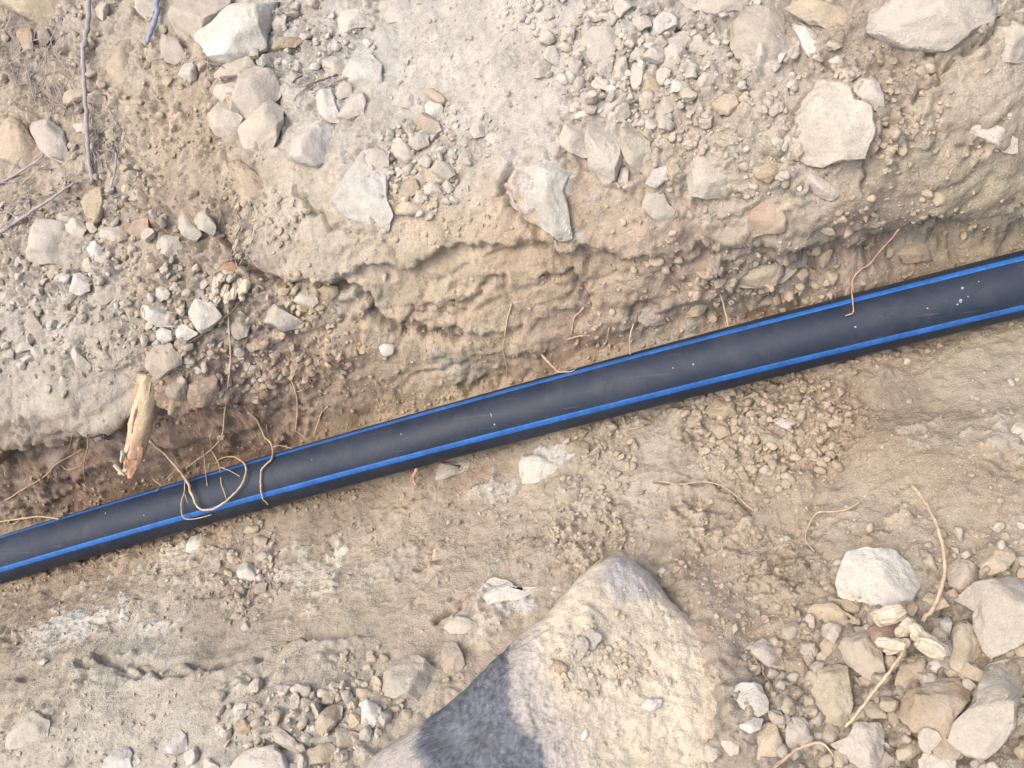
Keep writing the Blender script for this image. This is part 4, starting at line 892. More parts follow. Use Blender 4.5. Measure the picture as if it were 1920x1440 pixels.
9|pebble|S|.40|.15|white-blue rounded pebble beside the upright olive-brown stone|1445,620 1490,580 1520,630 1500,690 1460,700
9|pebble|R|.40|.2|pinkish pebble above the broken root|1255,540 1290,505 1325,540 1300,590 1265,580
9|pebble|T|.36|.25|tan stone between the white-topped stone and the curved root|1340,510 1380,455 1450,470 1500,530 1420,560 1360,550
9|pebble|T|.34|.2|small tan stone under the purple-grey stone|1480,450 1530,430 1555,470 1510,495
9|pebble|P|.34|.25|pale lump between the grey egg-like stone and the pale slab|720,1260 760,1210 810,1230 810,1290 760,1310
9|pebble|T|.34|.2|tan stone squeezed under the speckled rock at the right edge|1840,790 1930,720 1990,810 1850,820
9|pebble|O|.36|.2|ochre stone at the right edge below the smooth grey boulder's top|1870,1180 1930,1080 1990,1100 1990,1250 1890,1250
9|clod|B|.32|.3|brown clod left of the tall pale olive stone's foot|560,1010 620,970 690,1010 640,1060 580,1060
9|clod|C|.32|.3|tan clod at the bottom right corner|1860,1340 1920,1280 1990,1290 1990,1380 1900,1390
9|clod|C|.34|.3|tan clod at the bottom edge below the smooth grey boulder|1700,1410 1750,1370 1800,1390 1790,1450 1720,1450
"""
CATS = {'boulder': 'boulder', 'stone': 'stone', 'pebble': 'pebble', 'clod': 'clod'}
for ln in STONES.strip().split('\n'):
    ti, kind, ck, hf, sink, label, pts = ln.split('|')
    ox, oy = TILE[int(ti)]
    poly = [(ox + float(p.split(',')[0]) / 3, oy + float(p.split(',')[1]) / 3) for p in pts.split()]
    clod = kind == 'clod'
    make_stone(kind, CATS[kind], label, poly, ck, float(hf) * (1.1 if float(sink) > .34 else 1.3), float(sink) - .02, M_CLOD if clod else M_STONE,
               facets=4 if clod else 9, rough=.13 if clod else .085, p=2.2 if clod else 2.6)
print('stones', len(POLYS))

# ------------------------------------------------------------------ the dark boulder at the bottom, dust on its upper face
def build_dark_boulder():
    out = np.array([(1152, 1034), (1185, 1042), (1215, 1065), (1270, 1130), (1335, 1190), (1400, 1240), (1445, 1295), (1450, 1400), (1470, 1500), (1300, 1560), (1000, 1600), (760, 1580), (590, 1520),
                    (600, 1462), (640, 1425), (700, 1387), (770, 1340), (860, 1268), (950, 1192), (1040, 1118), (1100, 1064)], float)
    POLYS.append(out)
    n = np.array([.10, .12, 1.0]); n /= np.linalg.norm(n)
    hit = march(macro, [1150.], [1330.])[0]; q = hit + n * .045
    w = on_plane(out[:, 0], out[:, 1], q, n); c = on_plane(np.array([1060.]), np.array([1380.]), q, n)[0]
    a1 = np.cross([0, 1, 0], n); a1 /= np.linalg.norm(a1); a2 = np.cross(n, a1)
    def loc(px, py):
        r = on_plane(np.array(px, float), np.array(py, float), q, n); return np.stack([(r - c) @ a1, (r - c) @ a2], -1)
    P2 = np.stack([(w - c) @ a1, (w - c) @ a2], -1)
    # dense top cap: polar grid, then a skirt down into the soil
    NA, NR = 360, 130
    ang = np.linspace(0, 2 * math.pi, NA, endpoint=False); R = star_radius(P2, ang)
    R = R * (1 + .012 * perlin(ang * 6, ang * 0 + 3, 5) + .008 * perlin(ang * 17, ang * 0 + 1, 6))
    fr = np.linspace(0.004, 1, NR) ** .8
    X = fr[:, None] * R[None] * np.cos(ang)[None]; Y = fr[:, None] * R[None] * np.sin(ang)[None]
    ridge = loc([945, 975, 990, 1010, 1075], [1180, 1230, 1310, 1370, 1480])
    # signed distance to the left of the ridge line
    dist = np.full(X.shape, 9.0); sgn = np.zeros(X.shape)
    for i in range(len(ridge) - 1):
        a = ridge[i]; d = ridge[i + 1] - a; L = d @ d
        t = np.clip(((X - a[0]) * d[0] + (Y - a[1]) * d[1]) / L, 0 if i else -3, 1 if i < len(ridge) - 2 else 3)
        ex, ey = X - a[0] - t * d[0], Y - a[1] - t * d[1]; dd = np.hypot(ex, ey)
        s = -(d[0] * ey - d[1] * ex); near = dd < dist; dist = np.where(near, dd, dist); sgn = np.where(near, np.sign(s), sgn)
    left = dist * (sgn > 0)                          # metres left of the ridge
    edge = (1 - fr)[:, None] * R[None]
    Z = .030 - .20 * np.clip(X, 0, 1) - .06 * np.clip(Y, -1, 1)
    Z = Z - .34 * np.minimum(left, .11) - .07 * np.clip(left - .11, 0, 1)
    _r = smooth(-.02, .10, X + .25 * Y)
    Z = Z - (.055 - .040 * _r) * np.exp(-(edge / .018)) - (.02 - .012 * _r) * np.exp(-(edge / .006))
    wob = fbm(X + 3, Y, .12, 3, 301); 
    dusty_ = smooth(-.01, .02, -left + .005)
    Z += .010 * wob + (.002 + .002 * dusty_) * fbm(X, Y, .03, 3, 305) + (.0008 + .0007 * dusty_) * fbm(X, Y, .008, 3, 309)
    for sc, amp, sd_ in ((.034, .007, 351), (.017, .004, 352)):
        d1, d2, rv = worley(X + .3 * sc * fbm(X, Y, sc, 2, sd_), Y, sc, sd_)
        Z += dusty_ * amp * (smooth(.02, .3, d2 - d1) * (rv > .55) * rv) * smooth(.0, .5, fbm(X, Y, .09, 2, 355))
    V = c + X[..., None] * a1 + Y[..., None] * a2 + Z[..., None] * n
    # skirt
    rim = V[-1]; sk1 = rim - n * .05 + (rim - c) * .03; sk2 = rim - n * .16 + (rim - c) * .04
    V = np.concatenate([V, sk1[None], sk2[None]]); NRR = NR + 2
    top = c + n * float(Z[0].mean())
    verts = np.concatenate([V.reshape(-1, 3), top[None]])
    i = np.arange(NRR - 1)[:, None] * NA; j = np.arange(NA)[None]; j2 = (j + 1) % NA
    f = np.stack([i + j, i + NA + j, i + NA + j2, i + j2], -1).reshape(-1, 4)
    fan = np.stack([np.full(NA, len(verts) - 1), np.arange(NA), (np.arange(NA) + 1) % NA, (np.arange(NA) + 1) % NA], -1)[:, :3]
    f = np.concatenate([np.stack([f[:, 0], f[:, 1], f[:, 2]], -1), np.stack([f[:, 0], f[:, 2], f[:, 3]], -1), fan])
    # colours: bare dark slate on the left face, bluish bare tip, pale mauve edge, soil dust elsewhere
    wxx = X + .008 * fbm(X, Y, .05, 5, 311, .65); wyy = Y + .008 * fbm(X, Y, .05, 5, 315, .65)
    def inside(poly):
        p = loc([a for a, _ in poly], [b for _, b in poly]); r = np.zeros(X.shape, bool); x, y = wxx, wyy
        for k in range(len(p)):
            a, b = p[k], p[(k + 1) % len(p)]
            cond = ((a[1] > y) != (b[1] > y)) & (x < (b[0] - a[0]) * (y - a[1]) / (b[1] - a[1] + 1e-12) + a[0]); r ^= cond
        return r
    streak = fbm(X * 1.0 + Y * .3, Y * .8 - X * .2, .007, 3, 321, .75)
    colr = np.zeros(X.shape + (3,)); colr[:] = alb(218, 206, 184)
    colr *= (1 + .10 * fbm(X, Y, .05, 4, 331))[..., None]
    def soft(poly, reach):
        nonlocal wxx, wyy
        acc = np.zeros(X.shape); kx, ky = wxx, wyy
        for q in range(9):
            a = q * 2.4; rr_ = reach * math.sqrt((q + .3) / 9); wxx = kx + rr_ * math.cos(a); wyy = ky + rr_ * math.sin(a); acc += inside(poly)
        wxx, wyy = kx, ky
        return np.clip(acc / 9 + .30 * fbm(X, Y, .012, 3, 361) * (acc > 0) * (acc < 9), 0, 1)[..., None]
    def lay(c_, m_): return colr * (1 - m_) + c_ * m_
    S_ = streak[..., None]
    colr = lay(alb(206, 196, 184) * (1 + .12 * S_), soft([(950, 1190), (1010, 1160), (1020, 1230), (1040, 1300), (1100, 1400), (1150, 1500), (1060, 1500), (1000, 1350), (985, 1240)], .020) * .8)
    colr = lay(alb(188, 181, 172) * (1 + .22 * S_), soft([(950, 1185), (990, 1215), (1000, 1260), (1030, 1330), (1060, 1390), (1110, 1500), (960, 1600), (560, 1560), (620, 1420), (700, 1380), (780, 1330), (860, 1262)], .012))
    colr = lay(alb(110, 113, 121) * np.clip(1 + .45 * S_ + .22 * fbm(X, Y, .04, 4, 341)[..., None], .4, 2.4), soft([(930, 1150), (952, 1195), (966, 1240), (970, 1300), (990, 1360), (1020, 1410), (1055, 1480), (900, 1560), (800, 1470), (775, 1400), (780, 1350), (800, 1290), (850, 1240)], .008))
    colr = lay(alb(188, 182, 178) * (1 + .12 * S_), soft([(1125, 1060), (1152, 1036), (1190, 1046), (1235, 1095), (1185, 1125), (1155, 1130)], .014))
    colr = np.concatenate([colr, np.repeat(colr[-1:], 2, 0)]).reshape(-1, 3); colr = np.concatenate([colr, colr[:1]])
    base = c - n * .1
    me = mesh_from('boulder', verts - base, f); set_col(me, np.clip(colr, .01, .8))
    o = link('boulder', me, M_ROCK, loc=base)
    tag(o, 'largest boulder, dark slate side face and soil-dusted top, bottom centre', 'boulder')
    return o, out
boulder, BOULDER_POLY = build_dark_boulder()
bpy.context.view_layer.update()
def on_boulder(px, py):
    d = ray_dir(float(px), float(py)); mi = boulder.matrix_world.inverted()
    ok, p, nrm, _ = boulder.ray_cast(mi @ Vector(CPOS), Vector(d).normalized())
    return (np.array(boulder.matrix_world @ p), np.array(nrm)) if ok else (None, None)
# white fragments stuck on its top
def chip_on_boulder(name, cat, label, px, py, r_px, ck, flat=.5, group=None, mat=None):
    p, nrm = on_boulder(px, py)
    if p is None: return
    v, f = ICO[2]; rg = np.random.default_rng(int(px * 3 + py)); s = r_px * MM * .85
    v = v * (1 + .35 * noise3(v, .9, int(px) % 50))[:, None] * np.array([1, rg.uniform(.6, .9), flat]) * s
    a = rg.random() * 6.28; R = Matrix.Rotation(a, 3, 'Z'); v = v @ np.array(R).T
    o = link(name, mesh_from(name, v, f), mat or M_STONE, loc=p + nrm * s * flat * .35)
    o.color = (*alb(*STC[ck]), 1); tag(o, label, cat, group); return o
chip_on_boulder('pebble', 'pebble', 'white bent fragment on the dusty top of the largest boulder', 1222, 1320, 17, 'W')
chip_on_boulder('pebble', 'pebble', 'small cream pebble on the largest boulder near the bottom edge', 1097, 1378, 9, 'W')
chip_on_boulder('pebble', 'pebble', 'pale crumb on the largest boulder between cracked clods and fragment', 1178, 1278, 8, 'P')
chip_on_boulder('clod', 'clod', 'tan clod at the left end of the cracked crust on the boulder', 1052, 1250, 14, 'C', .5, None, M_CLOD)
chip_on_boulder('clod', 'clod', 'flat crust plate on the boulder below its grey tip', 1105, 1200, 24, 'P', .22, None, M_CLOD)
chip_on_boulder('clod', 'clod', 'flat crust plate on the boulder left of the white bent fragment', 1085, 1215, 20, 'P', .22, None, M_CLOD)

# ------------------------------------------------------------------ roots and twigs
def tube_mesh(name, pts, r0, r1, base, sides=8, per=8, wob=.15, seed=1, bend=.22):
    pts = np.array(pts, float); n = len(pts)
    ext = np.vstack([2 * pts[0] - pts[1], pts, 2 * pts[-1] - pts[-2]]); out = []
    for i in range(1, n):
        p0, p1, p2, p3 = ext[i - 1], ext[i], ext[i + 1], ext[i + 2]
        for t in np.linspace(0, 1, per, endpoint=False):
            out.append(.5 * ((2 * p1) + (-p0 + p2) * t + (2 * p0 - 5 * p1 + 4 * p2 - p3) * t * t + (-p0 + 3 * p1 - 3 * p2 + p3) * t ** 3))
    out.append(pts[-1]); c = np.array(out); m = len(c)
    rg = np.random.default_rng(seed); r = np.linspace(r0, r1, m) * (1 + wob * (rg.random(m) - .5) * 1.6)
    jit = np.cumsum(rg.normal(0, 1, (m, 3)), 0); jit -= np.linspace(0, 1, m)[:, None] * jit[-1]
    c = c + jit * r[:, None] * bend
    t = np.gradient(c, axis=0); t /= np.linalg.norm(t, axis=1)[:, None] + 1e-9
    u = np.cross(t, [.3, .2, 1]); u /= np.linalg.norm(u, axis=1)[:, None] + 1e-9; v = np.cross(t, u)
    a = np.linspace(0, 2 * math.pi, sides, endpoint=False)
    ring = c[:, None] + r[:, None, None] * (np.cos(a)[None, :, None] * u[:, None] + np.sin(a)[None, :, None] * v[:, None])
    V = np.concatenate([ring.reshape(-1, 3), c[:1], c[-1:]])
    i = np.arange(m - 1)[:, None] * sides; j = np.arange(sides)[None]; j2 = (j + 1) % sides
    q = np.stack([i + j, i + j2, i + sides + j2, i + sides + j], -1).reshape(-1, 4)
    F = np.concatenate([q[:, [0, 1, 2]], q[:, [0, 2, 3]],
                        np.stack([np.full(sides, m * sides), (np.arange(sides) + 1) % sides, np.arange(sides)], -1),
                        np.stack([np.full(sides, m * sides + 1), (m - 1) * sides + np.arange(sides), (m - 1) * sides + (np.arange(sides) + 1) % sides], -1)])
    return mesh_from(name, V - base, F)
def px_path(pl, lift):
    """pixel path -> points a little in front of the soil or pipe; depth smoothed so that a root spans the gaps"""
    P = np.array([at(p[0], p[1], p[2] if len(p) > 2 else lift) for p in pl])
    d = (P - CPOS) @ cf
    ds = d.copy()
    for _ in range(2):
        ds[1:-1] = np.minimum(ds[1:-1], .25 * ds[:-2] + .5 * ds[1:-1] + .25 * ds[2:])
    return CPOS + (P - CPOS) * (ds / d)[:, None]
RK = .66
def t4(*p): return [(x / 3, 480 + y / 3) for x, y in p]
def root(name, cat, label, pl, r0, r1, mat, lift=.004, branches=(), group=None, child='rootlet'):
    P = px_path(pl, lift); base = P[0]; sd = int(pl[0][0] + pl[0][1] * 3)
    o = link(name, tube_mesh(name, P, r0 * MM * RK, r1 * MM * RK, base, seed=sd), mat, loc=base); tag(o, label, cat, group)
    for k, b in enumerate(branches):
        bp_, b0, b1 = b; Q = px_path(bp_, lift)
        link(child, tube_mesh(child, Q, b0 * MM * RK, b1 * MM * RK, base, sides=6, seed=sd + k + 1), mat, o)
    return o
root('root', 'root', 'long thin pale root hanging from the splintered root end', t4((1290, 305), (1300, 450), (1302, 600), (1287, 720), (1272, 880), (1255, 1010), (1190, 1090), (1110, 1150), (1050, 1200)), 2.8, 1.6, M_ROOT, .005,
     [(t4((1190, 1095), (1235, 1175), (1245, 1290), (1275, 1370)), 2.2, 1.2), (t4((1240, 1190), (1300, 1210), (1350, 1240)), 1.6, 1.0), (t4((1195, 1090), (1190, 1020), (1200, 970)), 1.2, .8), (t4((1255, 1010), (1275, 1060), (1280, 1085)), 1.2, .8), (t4((1110, 1150), (1105, 1200), (1090, 1240)), 1.6, 1)])
root('root', 'root', 'looping pale root growing from the cut root, resting on the pipe', t4((850, 1042), (930, 1108), (1000, 1190), (1060, 1270), (1090, 1350), (1112, 1410), (1160, 1432), (1230, 1412), (1320, 1340), (1374, 1260), (1382, 1180), (1340, 1135), (1270, 1135), (1218, 1170)), 4.6, 2.0, M_ROOT, .006,
     [(t4((1042, 1255), (1035, 1330), (1018, 1390), (1030, 1470), (1100, 1478), (1190, 1455)), 2.2, 1.4), (t4((992, 1212), (930, 1270), (880, 1322)), 2.2, 1.4), (t4((905, 1290), (870, 1260), (868, 1240)), 1.5, 1), (t4((1040, 1340), (1055, 1390)), 1.4, .8)])
root('root', 'root', 'crooked pale root draped over both blue stripes of the pipe', t4((1400, 880), (1450, 925), (1490, 1010), (1540, 1068), (1532, 1140), (1478, 1200), (1470, 1290), (1476, 1360), (1508, 1398)), 3.6, 1.8, M_ROOT, .005,
     [(t4((1505, 950), (1515, 1010), (1535, 1062)), 1.8, 1.2), (t4((1540, 1078), (1590, 1070), (1640, 1082)), 2.0, 1.2), (t4((1490, 1010), (1500, 1040), (1525, 1085)), 1.6, 1.2)])
root('root', 'root', 'forked pale root hanging on the orange wall left of centre', t4((1610, 625), (1640, 690), (1668, 770), (1677, 880), (1668, 995)), 3.0, 2.2, M_ROOT, .004, [(t4((1670, 770), (1735, 745), (1790, 680)), 2.0, 1.4), (t4((1668, 985), (1700, 1010), (1720, 1025)), 1.4, 1)])
root('root', 'root', 'short thin root with a knob left of the dark gap by the pipe', t4((1850, 850), (1812, 890), (1790, 950), (1770, 1010)), 2.2, 1.6, M_ROOT, .004, [(t4((1812, 890), (1815, 850)), 1.6, 1.0)])
root('root', 'root', 'faint brown rootlet right of the cut root', t4((1108, 860), (1118, 930), (1130, 990)), 1.4, 1.0, M_ROOTDARK, .003)
root('root', 'root', 'branching brown root crossing the shaded undercut left of the cut root', t4((30, 1380), (150, 1305), (260, 1240), (330, 1170), (420, 1115), (485, 1085)), 3.0, 1.6, M_ROOTDARK, .005,
     [(t4((497, 1010), (500, 1070), (480, 1150), (480, 1220), (490, 1288)), 2.4, 1.6), (t4((485, 1150), (440, 1190), (385, 1205), (350, 1180)), 2.0, 1.4), (t4((300, 1200), (280, 1250), (260, 1290)), 2.0, 1.2), (t4((415, 1010), (400, 1070), (375, 1110)), 1.3, 1)])
root('root', 'root', 'single thin fibre hanging left of the cut root', t4((585, 925), (592, 1050), (575, 1105), (580, 1142)), 1.6, 1.2, M_ROOTDARK, .004)
root('root', 'root', 'short straight rootlet pointing down onto the pipe inside the root loop', t4((1150, 1090), (1160, 1180), (1166, 1292)), 1.6, 1.2, M_ROOT, .005)
root('root', 'root', 'curling pinkish root over the upper stripe at the right', [(1685, 430), (1650, 470), (1630, 496), (1612, 507), (1600, 523), (1598, 545), (1601, 575), (1598, 587), (1585, 592)], 2.6, 1.4, M_ROOTPINK, .004)
root('root', 'root', 'thin pale root ending at the pipe below the layered rock', [(1333, 532), (1350, 553), (1357, 580), (1365, 612)], 2.6, 1.6, M_ROOT, .004)
root('root', 'root', 'short pale root dangling from a dark hole to the pipe', [(1189, 608), (1182, 638), (1182, 664)], 2.4, 2.0, M_ROOT, .005)
root('root', 'root', 'pink bent rootlet with side shoots on the middle of the wall', [(1095, 577), (1077, 595), (1073, 615), (1071, 628)], 3.0, 2.6, M_ROOTPINK, .003, [([(1064, 637), (1080, 632), (1108, 630)], 3.0, 1.8), ([(1071, 626), (1082, 632)], 2.0, 1.6)])
root('root', 'root', 'thick short pink root tip touching the upper side of the pipe', [(1016, 666), (1032, 683), (1048, 698)], 3.8, 3.0, M_ROOTPINK, .003, [([(1048, 698), (1072, 696), (1085, 686)], 2.2, 1.4)])
root('root', 'root', 'long pale hairlike root straight down the middle of the wall', [(960, 570), (951, 610), (945, 650), (952, 683), (952, 708)], 2.2, 1.4, M_ROOT, .003)
root('root', 'root', 'faint curved rootlet right of the pink bent rootlet', [(1143, 615), (1138, 640), (1128, 655)], 1.6, 1.2, M_ROOT, .003)
root('root', 'root', 'pale hook-shaped rootlet just under the pipe', [(1169, 783), (1172, 795), (1183, 804), (1197, 802), (1208, 797)], 2.6, 1.8, M_ROOT, .004)
root('root', 'root', 'pale fibre lying across the trench floor below the pipe', [(1235, 903), (1280, 908), (1320, 903), (1352, 910), (1382, 930), (1412, 958)], 2.0, 1.4, M_ROOT, .003)
root('root', 'root', 'thin pale fibre bent at right angle on the lower slope', [(1612, 942), (1590, 955), (1560, 960), (1532, 963), (1517, 985), (1510, 1012), (1526, 1034)], 2.4, 1.4, M_ROOT, .004)
root('root', 'root', 'bow-shaped pale root rising from the broken root on the right', [(1708, 912), (1730, 940), (1746, 966), (1762, 1002), (1772, 1052), (1768, 1102), (1750, 1146), (1728, 1166)], 3.0, 4.4, M_ROOT, .012)
root('root', 'root', 'straight pale root running down left from the broken root', [(1712, 1196), (1690, 1230), (1660, 1275), (1622, 1318), (1584, 1362)], 3.6, 2.4, M_ROOT, .020)
root('root', 'root', 'pale root at the bottom edge in the right rubble', [(1440, 1448), (1475, 1421), (1500, 1406), (1530, 1393), (1550, 1400), (1562, 1418)], 3.6, 2.0, M_ROOT, .010)
root('root', 'root', 'hair-thin wavy root on soil left of the right rubble', [(1403, 1187), (1423, 1173), (1440, 1157), (1460, 1157), (1473, 1170), (1493, 1180), (1525, 1200)], 1.5, 1.0, M_ROOTDARK, .003)
root('root', 'root', 'short brown root slanting across the edge of the boulder', [(1412, 1230), (1430, 1260), (1443, 1280), (1449, 1292)], 1.8, 1.2, M_ROOTDARK, .004)
root('root', 'root', 'small red root stub sticking out under the pipe', [(782, 880), (777, 895), (782, 910)], 5.0, 3.6, M_ROOTPINK, .005, [([(777, 895), (771, 905)], 2.4, 1.6)])
root('root', 'root', 'pale root lying along the upper side of the pipe, far left', [(-15, 982), (40, 974), (75, 970), (110, 973)], 3.4, 2.0, M_ROOT, .005, [([(40, 974), (30, 982), (20, 984)], 2, 1.4)])
RK = .95
root('twig', 'twig', 'long upright grey-mauve stem on the upper left', [(173, -30), (176, 40), (172, 80), (164, 110), (165, 160), (168, 220), (172, 280), (178, 346)], 6.2, 4.2, M_TWIG, .010, [([(164, 108), (158, 112)], 3, 2)], None, 'bud')
root('twig', 'twig', 'short bluish twig at the top edge right of the long stem', [(304, -30), (293, 40), (281, 86)], 6.5, 4.5, M_TWIGBLUE, .012)
root('twig', 'twig', 'lower of the two slanting twigs at the left edge', [(-20, 452), (40, 416), (100, 376), (145, 345)], 4.0, 2.4, M_TWIG, .008, [([(40, 416), (20, 400), (-10, 405)], 2, 1.4)])
root('twig', 'twig', 'upper of the two slanting twigs at the left edge', [(-20, 362), (40, 325), (86, 296)], 3.2, 2.0, M_TWIG, .008)
root('twig', 'twig', 'thin pale stalk right of the long stem foot', [(222, 290), (217, 330), (208, 362)], 2.4, 1.6, M_TWIG, .008)
root('twig', 'twig', 'dark thin twig under the splintered root end', t4((1375, 245), (1280, 345), (1160, 440), (1075, 492)), 2.4, 1.6, M_TWIGDARK, .006)
root('twig', 'twig', 'dark thin twig behind the bright white stone on the left bank', t4((630, 10), (510, 160), (390, 290)), 2.0, 1.4, M_TWIGDARK, .005)
root('twig', 'twig', 'dark stiff stalk left of the squarish white block', [(635, 143), (590, 160), (575, 165)], 2.2, 1.4, M_TWIGDARK, .006)

def shard_mesh(name, a, b, w, base, seed, flat=.6):
    """splinter: pointed, bent prism from a to b"""
    rg = np.random.default_rng(seed); a = np.array(a); b = np.array(b); t = b - a; L = np.linalg.norm(t); t /= L
    u = np.cross(t, rg.normal(size=3)); u /= np.linalg.norm(u); v = np.cross(t, u); rows = []
    prof = [(0, .75), (.35, 1.0), (.75, .8), (.95, .45)]
    for s, k in prof:
        cc = a + t * L * s + u * w * rg.uniform(-.2, .2)
        for j in range(6):
            an = j / 6 * 2 * math.pi + .3; rr = w * k * rg.uniform(.75, 1.1)
            rows.append(cc + u * rr * math.cos(an) + v * rr * flat * math.sin(an))
    rows += [a - t * w * .3, b]; V = np.array(rows); F = []
    for s in range(3):
        for j in range(6):
            p, q = s * 6 + j, s * 6 + (j + 1) % 6; F += [(p, q, q + 6), (p, q + 6, p + 6)]
    for j in range(6): F += [(24, (j + 1) % 6, j), (25, 18 + j, 18 + (j + 1) % 6)]
    return mesh_from(name, V - base, np.array(F), False)
# thick cut root sticking out of the bank
def build_cut_root():
    path = [(282, 700), (276, 740), (268, 785), (258, 825), (250, 855)]
    P = np.array([at(p[0], p[1], 0.0) for p in path]); d0 = (P - CPOS) @ cf
    dd = np.linspace(d0[0] + .012, d0[0] + .045, len(P))          # it sticks straight out over the undercut
    P = CPOS + np.array([ray_dir(float(p[0]), float(p[1])) for p in path]) * dd[:, None]
    base = P[0]
    me = tube_mesh('cut_root', P, 23 * MM, 19 * MM, base, sides=28, per=14, wob=.03, seed=3, bend=.004)
    nv = len(me.vertices); co = np.empty(nv * 3, np.float32); me.vertices.foreach_get('co', co); co = co.reshape(-1, 3).astype(float)
    ax = (P[-1] - P[0]); Ltot = np.linalg.norm(ax); ax /= Ltot; along = (co + base - P[0]) @ ax / Ltot
    cen = np.stack([np.interp(along, np.linspace(0, 1, len(P)), P[:, q]) for q in range(3)], -1) - base; rad = co - cen
    grain = fbm(along * .035, np.arctan2(rad @ np.cross(ax, cf), rad @ cf) * .03, .014, 4, 77)
    knob = np.exp(-((along - .55) / .12) ** 2) * .12
    co = cen + rad * (1 + .14 * grain + knob + .10 * noise3(co, .03, 5))[:, None]
    me.vertices.foreach_set('co', co.astype(np.float32).ravel()); me.update()
    pink = smooth(.55, 1.0, along + .25 * grain)[:, None]; dirt = smooth(.45, .0, along + .3 * grain)[:, None]
    rc = alb(230, 206, 166) * (1 - pink) + alb(222, 172, 138) * pink; rc = rc * (1 - dirt * .8) + alb(206, 190, 160) * dirt * .8
    set_col(me, np.clip(rc * (1 + .16 * grain)[:, None], .02, .8))
    o = link('cut_root', me, M_GRAVEL, loc=base)
    tag(o, 'thick cut root jutting out of the bank with a torn pinkish end', 'root')
    end = P[-1]; t = (P[-1] - P[-2]); t /= np.linalg.norm(t); u = np.cross(t, -cf); u /= np.linalg.norm(u)
    front = -cf - (-cf @ t) * t; front /= np.linalg.norm(front)
    rg = np.random.default_rng(9)
    for k in range(9):                                            # torn fibres
        s = rg.uniform(-.8, .8); a = end - t * rg.uniform(.010, .03) + u * s * 15 * MM + front * rg.uniform(-.4, .8) * 15 * MM
        b = end + t * (62 - 28 * abs(s)) * MM * rg.uniform(.6, 1.0) + u * s * 9 * MM + front * rg.uniform(-.2, .5) * 8 * MM
        link('torn_fibre', shard_mesh('torn_fibre', a, b, rg.uniform(8, 12) * MM, base, 40 + k), M_WOODPINK, o)
    for k in range(7):                                            # loose strips of bark along it
        s0_ = rg.uniform(.05, .6); side = rg.uniform(-.9, .9); pa = P[0] + (P[-1] - P[0]) * s0_; pb = P[0] + (P[-1] - P[0]) * (s0_ + rg.uniform(.15, .35))
        off = u * side * 19 * MM + front * math.sqrt(1 - side * side) * 21 * MM
        link('bark_strip', shard_mesh('bark_strip', pa + off, pb + off * 1.02, rg.uniform(3, 5) * MM, base, 80 + k, .35), M_ROOTDARK if k % 2 else M_WOODPINK, o)
    for k, (x, y, x2, y2, w_) in enumerate([(214, 872, 234, 892, 7), (222, 888, 240, 880, 5), (231, 845, 228, 868, 7), (240, 832, 236, 850, 6)]):
        dq = float(((end - CPOS) @ cf) - .020)
        a = CPOS + ray_dir(float(x), float(y)) * dq; b = CPOS + ray_dir(float(x2), float(y2)) * dq
        link('wood_chip', shard_mesh('wood_chip', a, b, w_ * MM, base, 60 + k), M_WOOD, o)
build_cut_root()
# splintered root end on the left bank
def build_splinters(label, bark_px, bark_r, mats, chips, seed, lift=.012):
    c = at(*bark_px, lift * .6); rg = np.random.default_rng(seed)
    v, f = ICO[3]; s = bark_r * MM
    vv = v * (1 + .22 * noise3(v, .8, seed) + .1 * noise3(v, .3, seed + 3))[:, None] * np.array([1.25, .8, .6]) * s
    base = c - np.array([0, 0, s * .5])
    o = link('broken_root', mesh_from('broken_root', vv + c - base, f), mats[0], loc=base)
    tag(o, label, 'root')
    for k, (x, y, x2, y2, w_) in enumerate(chips):
        a = at(x, y, lift); b = at(x2, y2, lift * rg.uniform(.8, 1.6))
        dm = min((a - CPOS) @ cf, (b - CPOS) @ cf, ((c - CPOS) @ cf))
        a = CPOS + (a - CPOS) * (dm / ((a - CPOS) @ cf)); b = CPOS + (b - CPOS) * ((dm - .004) / ((b - CPOS) @ cf))
        t_ = b - a; L_ = np.linalg.norm(t_); t_ /= L_; u_ = np.cross(t_, -cf); u_ /= np.linalg.norm(u_); n_ = np.cross(u_, t_)
        d_, f_ = ICO[3]; ridge_ = perlin(np.arctan2(d_[:, 1], d_[:, 2]) * 2.2, d_[:, 0] * .8 + k, seed + k); chop = np.sign(d_[:, 0]) * np.minimum(np.abs(d_[:, 0]), .72 + .2 * noise3(d_, .5, seed + 2 * k)) / .8
        rr_ = 1 + .30 * ridge_ + .18 * noise3(d_, .35, seed + k)
        sv = (chop * L_ * .62)[:, None] * t_ + (d_[:, 1] * rr_ * w_ * MM * .85)[:, None] * u_ + (d_[:, 2] * rr_ * w_ * MM * .6)[:, None] * n_
        link('splinter', mesh_from('splinter', sv + (a + b) / 2 - base, f_), mats[1], o)
    return o
ch = []
rg_ = np.random.default_rng(5)
for (x, y) in [(412, 525), (425, 520), (440, 522), (455, 528), (468, 530), (410, 540), (420, 545), (432, 538), (445, 545), (455, 545), (405, 555), (416, 560), (428, 558), (436, 552), (465, 542), (448, 534)]:
    ch.append((x, y, x + rg_.uniform(-12, 6), y + rg_.uniform(10, 22), rg_.uniform(6.5, 10)))
build_splinters('splintered cream root end with orange bark on the left bank', (432, 508), 17, (M_BARK, M_WOOD), ch, 17)
